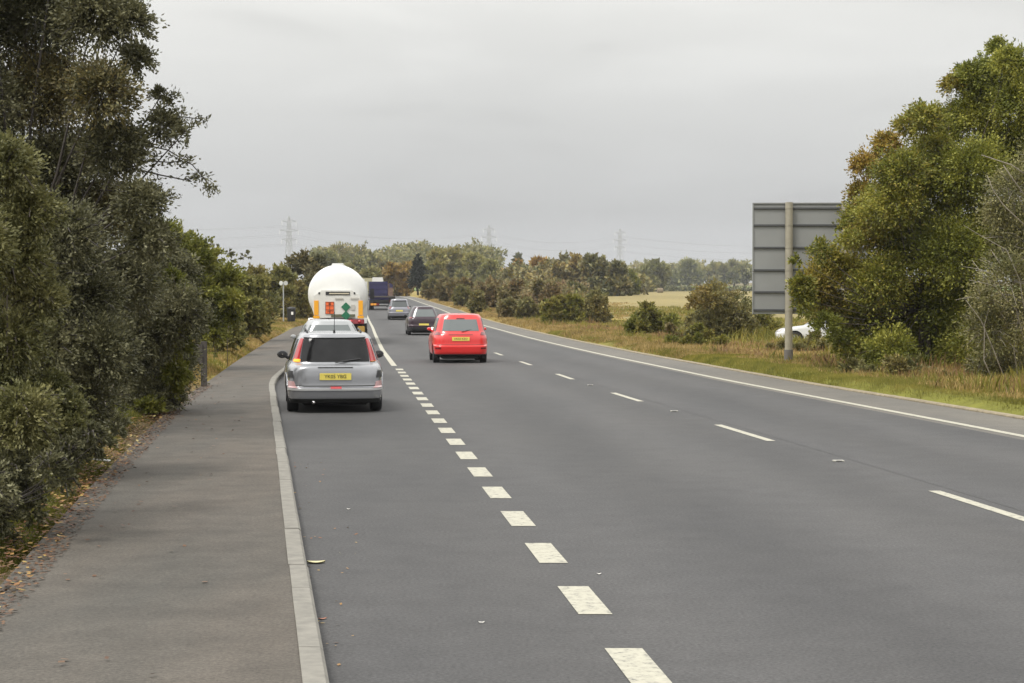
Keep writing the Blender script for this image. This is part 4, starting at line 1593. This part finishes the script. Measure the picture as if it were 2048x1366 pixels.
bush_px("verge_bush", "olive bush leaning against the round dark green one", "bush", 1178, 566, 650, 118, 84, "olive", 171, .3, 18, 9000, ntw=150)
bush_px("verge_bush", "lone round green bush in front of the stubble field", "bush", 1300, 597, 678, 86, 98, "green", 172, .08, 18, 12000, ntw=150)
lob = auto_lobes(1440, 542, 694, 74, 165, 26, 173, .12, fill=.46) + plob([(1405, 590, 28, .8), (1385, 605, 20, .8), (1425, 600, 24, .5)], 72.5, .4, 9)
plant("verge_bush", "big bush with red brown shoulder left of the road sign", "bush", (at(1445, 690, 74).x, 74), lob, LM["olive"], 30000, .12, .065, 173, "bark", .06, ntw=250, per=20, stems=3, twr=.01)
bush_px("verge_bush", "green scrub behind the foot of the road sign", "bush", 1505, 580, 694, 80, 110, "green", 174, .12, 14, 11000, ntw=120)
bush_px("weed_clump", "low yellow green weeds left of the sign post", "weeds", 1400, 640, 704, 66, 130, "green", 175, .12, 16, 9000, ln=.12, ntw=60)
bush_px("weed_clump", "low straggly weeds between the lone bush and the big one", "weeds", 1350, 645, 690, 76, 60, "rust", 176, .35, 8, 2500, ln=.12, ntw=60)
bush_px("weed_clump", "brown docks and weeds below the olive verge bush", "weeds", 1235, 640, 672, 96, 60, "rust", 177, .4, 8, 2200, ln=.14, ntw=60)

def mass(name, ptsf, m, leaves, ln, seed, wd=.55):
    o, _ = crown(name, ptsf, m, None, leaves, ln, ln * wd, seed, per=20, spread=.2, inner=.5)
    o["kind"] = "stuff"
    return o


rrr = np.random.default_rng(30)
lob = []
for x in np.linspace(636, 985, 62):       # far wood beyond the bend of the road
    for f_ in (0, .5):
        Yd = 600 + rrr.uniform(-20, 60)
        lob.append((tuple(at(x, 520 + f_ * 44 + 4 * math.sin(x / 23) + 3 * math.sin(x / 9) + rrr.uniform(-5, 5), Yd)), (5.5, 4, 5.0), max(0, rrr.normal(.12, .12))))
mass("distant_woodland", lob, LM["far"], 42000, 1.3, 301)
lob = []
for x in np.linspace(1262, 1520, 60):      # skyline belt beyond the fields
    Yd = 1000 + rrr.uniform(-30, 30)
    lob.append((tuple(at(x, 541 + 5 * math.sin(x / 14) + rrr.uniform(-5, 5), Yd)), (7.0, 5, 4.2), max(0, rrr.normal(.1, .15))))
mass("distant_treeline", lob, LM["poplar"], 12000, 1.8, 302)
lob = []
for x in np.linspace(1005, 1268, 70):      # dark understorey of the long wood
    Yd = 305 + rrr.uniform(-10, 25)
    tp = float(np.interp(x, [1005, 1090, 1150, 1215, 1270], [545, 535, 528, 535, 556]))
    lob.append((tuple(at(x, rrr.uniform(tp, 578), Yd)), (2.6, 2.4, 1.9), max(0, rrr.normal(.25, .2))))
mass("wood_understorey", lob, LM["fardark"], 26000, .75, 305)
lob = []
for k in range(150):                       # undergrowth filling the left hedge
    Yd = 34 + 110 * rrr.random() ** 1.3
    o_ = float(o_pave(Yd)) - 3.4 - rrr.random() * 3 - max(0, (Yd - 60) / 60)
    hz_ = rrr.uniform(.3, 2.4) * (1.0 if Yd < 70 else 1.25)
    lob.append(((float(off2x(o_, Yd)), Yd, float(prof(Yd)) + .3 + hz_), (.95, .95, .8), max(0, rrr.normal(.05, .15))))
mass("hedge_undergrowth", lob, LM["hedge"], 60000, .16, 303, .5)
lob = []
for k in range(260):                       # scrub filling in behind the right verge
    Yd = 120 + 190 * rrr.random()
    o_ = float(o_kerbr(Yd)) + rrr.uniform(6, 12 + (Yd - 110) * .12)
    if o_ > .14 * Yd:
        continue
    lob.append(((float(off2x(o_, Yd)), Yd, float(prof(Yd)) + rrr.uniform(.0, .9 + (Yd - 110) * .006)), (1.6, 1.6, 1.0), max(0, rrr.normal(.3, .25))))
mass("verge_undergrowth", lob, LM["rust"], 40000, .38, 304, .5)

bush_px("weed_clump", "tall green weeds in front of the white car beside the sign post", "weeds", 1612, 657, 712, 60, 150, "olive", 178, .12, 18, 6000, ln=.11, ntw=60)
# field hedge and bales
rrr = np.random.default_rng(31)
hx = np.linspace(1190, 1520, 60)
lob = [(tuple(at(x, 582 + rrr.uniform(-1.5, 1.5), 560)), (4.5, 2.0, 1.7), .0) for x in hx]
hb = at(1400, 588, 560)
e = empty("field_hedge", (hb.x, 560, 0))
tag(e, "long low dark hedge along the far side of the stubble field", "hedge")
crown("foliage", lob, LM["fardark"], e, 9000, .9, .5, 88, origin=(hb.x, 560, 0), per=20)
for x, y, Y, lb in ((1233, 592, 395, "hay bale nearest the wood on the stubble field"), (1251, 590, 410, "second hay bale, just right of the one nearest the wood"), (1320, 589, 425, "hay bale out in the middle of the stubble field")):
    b = at(x, y, Y)
    mb = MB()
    mb.lathe([(.001, -.7), (.68, -.7), (.75, -.64), (.75, .64), (.68, .7), (.001, .7)], 20, "X")
    o = mb.build("hay_bale", simple("hay", (.16, .125, .075), .95, noise=.3), None, True, 40)
    o.location = (b.x, Y, float(prof(Y)) + .6)
    o.rotation_euler = (0, 0, R(random.uniform(-40, 40)))
    tag(o, lb, "hay bale", "bales on the stubble field")

# --- right side ------------------------------------------------------------
RL = [(2000, 150, 62), (1948, 150, 40), (1950, 230, 62), (2040, 200, 70), (2020, 300, 85), (1905, 240, 45, .03), (1870, 300, 58, .03), (1950, 340, 85), (1880, 390, 80), (1822, 330, 48, .03),
      (1772, 290, 36, .6), (1730, 330, 36, .65), (1725, 390, 38, .45), (1790, 400, 60, .03), (1820, 480, 80), (1740, 465, 46, .35), (1700, 480, 30, .03, .7), (1900, 500, 95), (1990, 470, 95),
      (1760, 560, 75, .03), (1690, 545, 48, .3), (1640, 560, 42, .35, 1.7), (1605, 570, 30, .03, 1.6), (1655, 610, 44, .3, 1.7), (1720, 640, 65, .03), (1810, 620, 85), (1900, 610, 95), (1640, 500, 28, .03, .6), (1597, 520, 16, .03, .6),
      (1780, 700, 60), (1850, 700, 70), (1940, 700, 70), (1700, 695, 34, .03), (1740, 725, 36), (1845, 740, 40), (2100, 320, 110), (2110, 480, 110), (2020, 120, 40), (1960, 190, 40), (1996, 95, 26), (1610, 600, 26, .03), (1850, 235, 42, .03), (1812, 250, 30, .2), (1800, 345, 62, .03), (1760, 425, 62, .03), (1715, 440, 40, .03), (1660, 520, 36, .2), (1905, 165, 26, .3), (1930, 150, 30), (1650, 645, 30), (1610, 622, 20, .03, .8), (1680, 665, 30)]
lob = plob(RL, 43.5, 1.3, 10)
plant("autumn_tree", "large green roadside tree turning orange on its left edge, overlapping the sign", "tree", (at(1880, 760, 43).x, 44), lob, LM["lush"], 330000, .082, .042, 21, "bark", .085, ntw=1500, twr=.006, per=24, spread=.17, stems=2, keep_low=.2)
lob = plob([(2030, 380, 70), (2000, 430, 46), (2050, 480, 80), (2020, 560, 76), (1965, 600, 40), (2050, 640, 90), (1985, 660, 70), (2000, 730, 60), (1960, 740, 36), (2060, 750, 70), (2090, 520, 100), (2080, 320, 60)], 38.5, .9, 12)
e = plant("bare_bush", "greyish half bare bush with pale twisting stems at the right edge", "bush", (at(2000, 770, 38).x, 39), lob, LM["grey"], 42000, .07, .032, 22, "bark_pale", .04, ntw=620, twr=.006, per=18, spread=.2, stems=4, keep_low=.1)
mb = MB()
O = e.location
rr = random.Random(8)
for pth in [[(2010, 770), (1990, 700), (1960, 640), (1935, 600)], [(1990, 780), (1970, 720), (1968, 650), (1985, 590), (1990, 560)], [(2060, 720), (2030, 620), (1990, 570), (1940, 560)], [(2060, 680), (2040, 560), (2010, 500), (1960, 470), (1930, 450)],
            [(2055, 460), (2010, 410), (1985, 380), (1975, 350)], [(2070, 620), (2020, 590), (1970, 585), (1910, 600)], [(2070, 420), (2030, 360), (2010, 330)], [(2040, 780), (2030, 700), (2035, 620)], [(2010, 640), (1985, 610), (1975, 560), (1945, 520)],
            [(2060, 560), (2000, 530), (1985, 500)], [(2050, 350), (2020, 330), (1960, 310)]]:
    yy = 37.6 + rr.uniform(-.2, .3)
    pts = [at(x + rr.uniform(-4, 4), y, yy) for x, y in pth]
    mb.tube([q - O for q in pts], [.015 - .003 * i for i in range(len(pts))], 6)
mb.build("stem", M["bark_pale"], e, True)
bush_px("verge_scrub", "low dark brambles at the foot of the big right hand tree", "bush", 1850, 700, 792, 40, 330, "olive", 25, .1, 26, 14000, ln=.09, fill=.5, ntw=200)


# ------------------------------------------------------------------ grass, weeds, leaf litter
def blades(name, O_, Y_, hgt, wid, m, seed, lean=.35):
    r_ = np.random.default_rng(seed)
    n = len(O_)
    X_ = off2x(O_, Y_)
    kr = np.clip((O_ - o_kerbr(Y_) - .1) / .5, 0, 1)
    kl = np.clip((o_pave(Y_) - O_ - .2) / .4, 0, 1)
    Z_ = prof(np.clip(Y_, 0, 3000)) - .14 + kr * (.2 + .14 * vnoise(X_, Y_, 2.3, 1)) + kl * (.22 + .12 * vnoise(X_, Y_, 1.7, 2))
    Z_ += np.clip((o_pave(Y_) - O_ - 1) / 3, 0, 1) * .25
    P = np.stack([X_, Y_, Z_ - .02], -1)
    a = r_.uniform(0, 2 * np.pi, n)
    s_ = np.stack([np.cos(a), np.sin(a), 0 * a], -1) * (wid * r_.uniform(.6, 1.4, n) / 2)[:, None]
    b = r_.uniform(0, 2 * np.pi, n)
    h = hgt * r_.uniform(.55, 1.3, n)
    ld = np.stack([np.cos(b), np.sin(b), 0 * b], -1) * (h * lean * r_.random(n))[:, None]
    up = np.stack([0 * h, 0 * h, h], -1)
    V = np.stack([P - s_, P + s_, P + s_ * .6 + ld * .35 + up * .6, P + ld + up, P - s_ * .6 + ld * .35 + up * .6], 1)
    o = quads_obj(name, V, m, None, 5, np.zeros(n))
    o["kind"] = "stuff"
    return o


gm_green = leaf_mat("blade_green", [(.11, .115, .018), (.19, .18, .030), (.29, .24, .055)], nscale=.8, trans=.3)
gm_tan = leaf_mat("blade_tan", [(.19, .135, .045), (.31, .22, .078), (.44, .32, .13)], nscale=.5, trans=.25)
gm_path = leaf_mat("blade_path", [(.07, .085, .016), (.14, .15, .025), (.27, .24, .05)], nscale=3, trans=.3)
gm_rust = leaf_mat("blade_rust", [(.15, .09, .045), (.25, .155, .075), (.34, .22, .10)], nscale=.6, trans=.25)


def scat(n, ya, yb, oa, ob, seed, pw=1.6):
    r_ = np.random.default_rng(seed)
    Y_ = ya + (yb - ya) * r_.random(n) ** pw
    return oa(Y_) + (ob(Y_) - oa(Y_)) * r_.random(n), Y_


kr0 = lambda a: (lambda Y: o_kerbr(Y) + a)
O_, Y_ = scat(90000, 22, 95, kr0(.16), kr0(2.3), 1, 1.3)
blades("verge_grass", O_, Y_, .06 + .05 * vnoise(off2x(O_, Y_), Y_, .8, 20), .012 + Y_ * .00025, gm_green, 1)


def clumpy(name, n, ya, yb, oa, ob, seed, s1, thr, h0, h1, wid, wk, m, lean=.5, pw=1.5):
    O_, Y_ = scat(n, ya, yb, oa, ob, seed, pw)
    X_ = off2x(O_, Y_)
    cl = .6 * vnoise(X_, Y_, s1, seed + 20) + .4 * vnoise(X_, Y_, s1 * .35, seed + 40)
    k = cl > thr
    u = np.clip((cl[k] - thr) / (1 - thr), 0, 1)
    blades(name, O_[k], Y_[k], h0 + (h1 - h0) * u, wid + Y_[k] * wk, m, seed, lean)


clumpy("dry_grass", 60000, 22, 190, kr0(1.3), kr0(5.0), 2, 1.7, .30, .06, .30, .011, .00028, gm_tan, .75)
clumpy("golden_grass", 40000, 55, 260, kr0(.25), kr0(3.0), 12, 2.2, .25, .07, .28, .012, .0003, gm_tan, .7, 1.4)
clumpy("green_weeds", 30000, 44, 100, kr0(5.5), kr0(15), 13, 3.2, .36, .25, .95, .03, .0004, gm_green, .9, 1.2)
clumpy("rusty_grass", 26000, 22, 190, kr0(2.0), kr0(6.5), 3, 2.4, .52, .12, .55, .012, .0003, gm_rust, .55)
clumpy("tall_grass", 40000, 22, 190, kr0(1.8), kr0(7.5), 9, 3.1, .47, .10, .60, .014, .0003, gm_green, .7)
clumpy("rough_grass", 44000, 28, 200, kr0(5), kr0(22), 4, 4.5, .48, .10, .30, .02, .0004, gm_tan, .8, 1.3)
clumpy("field_grass", 44000, 28, 170, kr0(4), kr0(22), 5, 5.0, .40, .12, .45, .02, .0004, gm_green, .8, 1.3)
kp = lambda a: (lambda Y: o_pave(Y) + a)
clumpy("hedge_grass", 150000, 8, 31, kp(-1.25), kp(.0), 6, .45, .22, .04, .20, .009, .0002, gm_path, .8, 1.0)
clumpy("hedge_weeds", 50000, 8, 31, kp(-1.25), kp(-.02), 10, .6, .38, .03, .14, .009, .0002, gm_tan, .8, 1.0)
clumpy("path_grass", 60000, 34, 130, kp(-2.8), kp(-.05), 7, 1.2, .22, .05, .15, .014, .00028, gm_tan, .7, 1.3)
clumpy("path_verge", 40000, 34, 130, kp(-3.6), kp(-.1), 8, 1.5, .38, .05, .2, .014, .00028, gm_green, .7, 1.3)


def litter(name, n, ya, yb, oa, ob, m, seed, ln, z0=None, bias=1.0):
    r_ = np.random.default_rng(seed)
    Y_ = r_.uniform(ya, yb, n)
    u = r_.random(n) ** bias
    O_ = oa(Y_) + (ob(Y_) - oa(Y_)) * u
    X_ = off2x(O_, Y_)
    kl = np.clip((o_pave(Y_) - O_ - .2) / .4, 0, 1)
    Zg = prof(Y_) - .14 + kl * (.22 + .12 * vnoise(X_, Y_, 1.7, 2))
    Z_ = np.maximum(Zg, prof(Y_) + KH - .004) + r_.uniform(.004, .02, n) if z0 is None else prof(Y_) + z0 + r_.uniform(.0, .006, n)
    P = np.stack([X_, Y_, Z_], -1)
    a = r_.uniform(0, 2 * np.pi, n)
    l_ = ln * r_.uniform(.6, 1.3, n)
    d = np.stack([np.cos(a), np.sin(a), r_.uniform(-.05, .35, n)], -1) * l_[:, None] / 2
    s_ = np.stack([-np.sin(a), np.cos(a), r_.uniform(-.25, .35, n)], -1) * (l_ * .32)[:, None]
    V = np.stack([P - d, P + s_, P + d, P - s_], 1)
    V[..., 2] = np.maximum(V[..., 2], (Z_ - .004)[:, None])
    o = quads_obj(name, V, m, None, 4, np.full(n, 0.0))
    o["kind"] = "stuff"
    return o


lit = leaf_mat("litter_leaf", [(.11, .045, .025), (.19, .085, .035), (.29, .18, .05), (.38, .32, .12)], nscale=3, trans=.1)
litd = leaf_mat("litter_dark", [(.050, .028, .018), (.095, .050, .028), (.16, .09, .045)], nscale=3, trans=.1)
litter("fallen_leaves", 3600, 8, 31, kp(-1.2), kp(.06), lit, 1, .05)
litter("fallen_leaves", 6000, 8, 36, kp(-.4), kp(.14), litd, 2, .036, bias=.8)
litter("fallen_leaves", 260, 8, 40, kp(.0), kp(1.2), litd, 3, .05, bias=3.0)
litter("gutter_leaves", 60, 7, 20, o_kerbl, lambda Y: o_kerbl(Y) + .5, lit, 4, .03, z0=.004, bias=2.6)


def leaf_scrap(name, label, cat, x, y, h, ln, wd, rz, m, curl=.25, group=None):
    p_ = gp(x, y, h)
    n = 9
    V, Fc = [], []
    for i in range(n):
        t = i / (n - 1) * 2 - 1
        w_ = wd / 2 * (1 - t * t) ** .6 + .002
        z = .004 + curl * wd * t * t
        for s_ in (-1, 0, 1):
            V.append((t * ln / 2, s_ * w_, z + (.18 * wd if s_ else 0)))
    for i in range(n - 1):
        for j in range(2):
            a = i * 3 + j
            Fc.append((a, a + 3, a + 4, a + 1))
    o = mk(name, V, Fc, m, None, True)
    o.location = (p_.x, p_.y, p_.z)
    o.rotation_euler = (0, 0, rz)
    return tag(o, label, cat, group)


palel = simple("pale_leaf", (.46, .42, .24), .6, noise=.2, nscale=30)
paper = simple("paper", (.62, .6, .56), .7, noise=.08, nscale=30)
leaf_scrap("fallen_leaf", "large pale yellow fallen leaf in the gutter against the kerb", "leaf", 632, 1128, 0, .13, .07, R(5), palel, .12)
leaf_scrap("fallen_leaf", "small reddish leaf lying in the gutter below the large pale one", "leaf", 645, 1240, 0, .05, .025, R(20), simple("leaf_red", (.3, .12, .07), .6))
leaf_scrap("litter_scrap", "tiny white scrap on the near road surface left of the dashes", "litter", 963, 1248, 0, .035, .03, 0, paper)
leaf_scrap("litter_scrap", "tiny pale scrap on the lay-by surface behind the estate", "litter", 697, 1020, 0, .03, .03, 0, paper)
leaf_scrap("litter_scrap", "tiny pale scrap right of the dashes in the middle lane", "litter", 1198, 1150, 0, .03, .026, 0, paper)
leaf_scrap("litter_scrap", "crumpled white wrapper in the hedge bottom by the leaf litter", "litter", 226, 848, .16, .16, .1, R(-30), paper, .8)
# white lath
p_ = gp(203, 931, .14)
mb = MB()
mb.box((0, 0, .06), (.19, .045, .014), 0, .003)
o = mb.build("broken_lath", M["white"])
o.location = p_
o.rotation_euler = (0, R(3), R(-20))
tag(o, "short white strip lying among the fallen leaves at the hedge foot", "litter")
# cat's eyes on the centre line
for k, lb in enumerate(("cat's eye stud between the two nearest full centre dashes", "cat's eye stud in the second gap of the centre line", "cat's eye stud in the third gap of the centre line")):
    yy = 16.8 + 9 * k + 3.1 + 9 * 0
    xx = float(off2x(o_lane(yy), yy))
    mb = MB()
    mb.box((0, 0, .008), (.13, .1, .016), 0, .005)
    e = mb.build("cats_eye", simple("stud_rubber", (.35, .34, .3), .6))
    e.location = (xx, yy, 0)
    tag(e, lb, "road stud", "studs on the centre line")
    mb = MB()
    mb.box((0, -.052, .012), (.07, .008, .01))
    mb.build("reflector", M["chrome"], e)

# ------------------------------------------------------------------ the air
HZ = 0.00018
mb = MB()
mb.box((0, 1450, 40), (5600, 3100, 96))
m = bpy.data.materials.new("air")
m.use_nodes = True
m.node_tree.nodes.clear()
vo = m.node_tree.nodes.new("ShaderNodeVolumePrincipled")
vo.inputs["Color"].default_value = (0.86, 0.88, 0.90, 1)
vo.inputs["Density"].default_value = HZ
mo = m.node_tree.nodes.new("ShaderNodeOutputMaterial")
m.node_tree.links.new(vo.outputs[0], mo.inputs["Volume"])
hz = mb.build("haze", m)
hz["kind"] = "stuff"
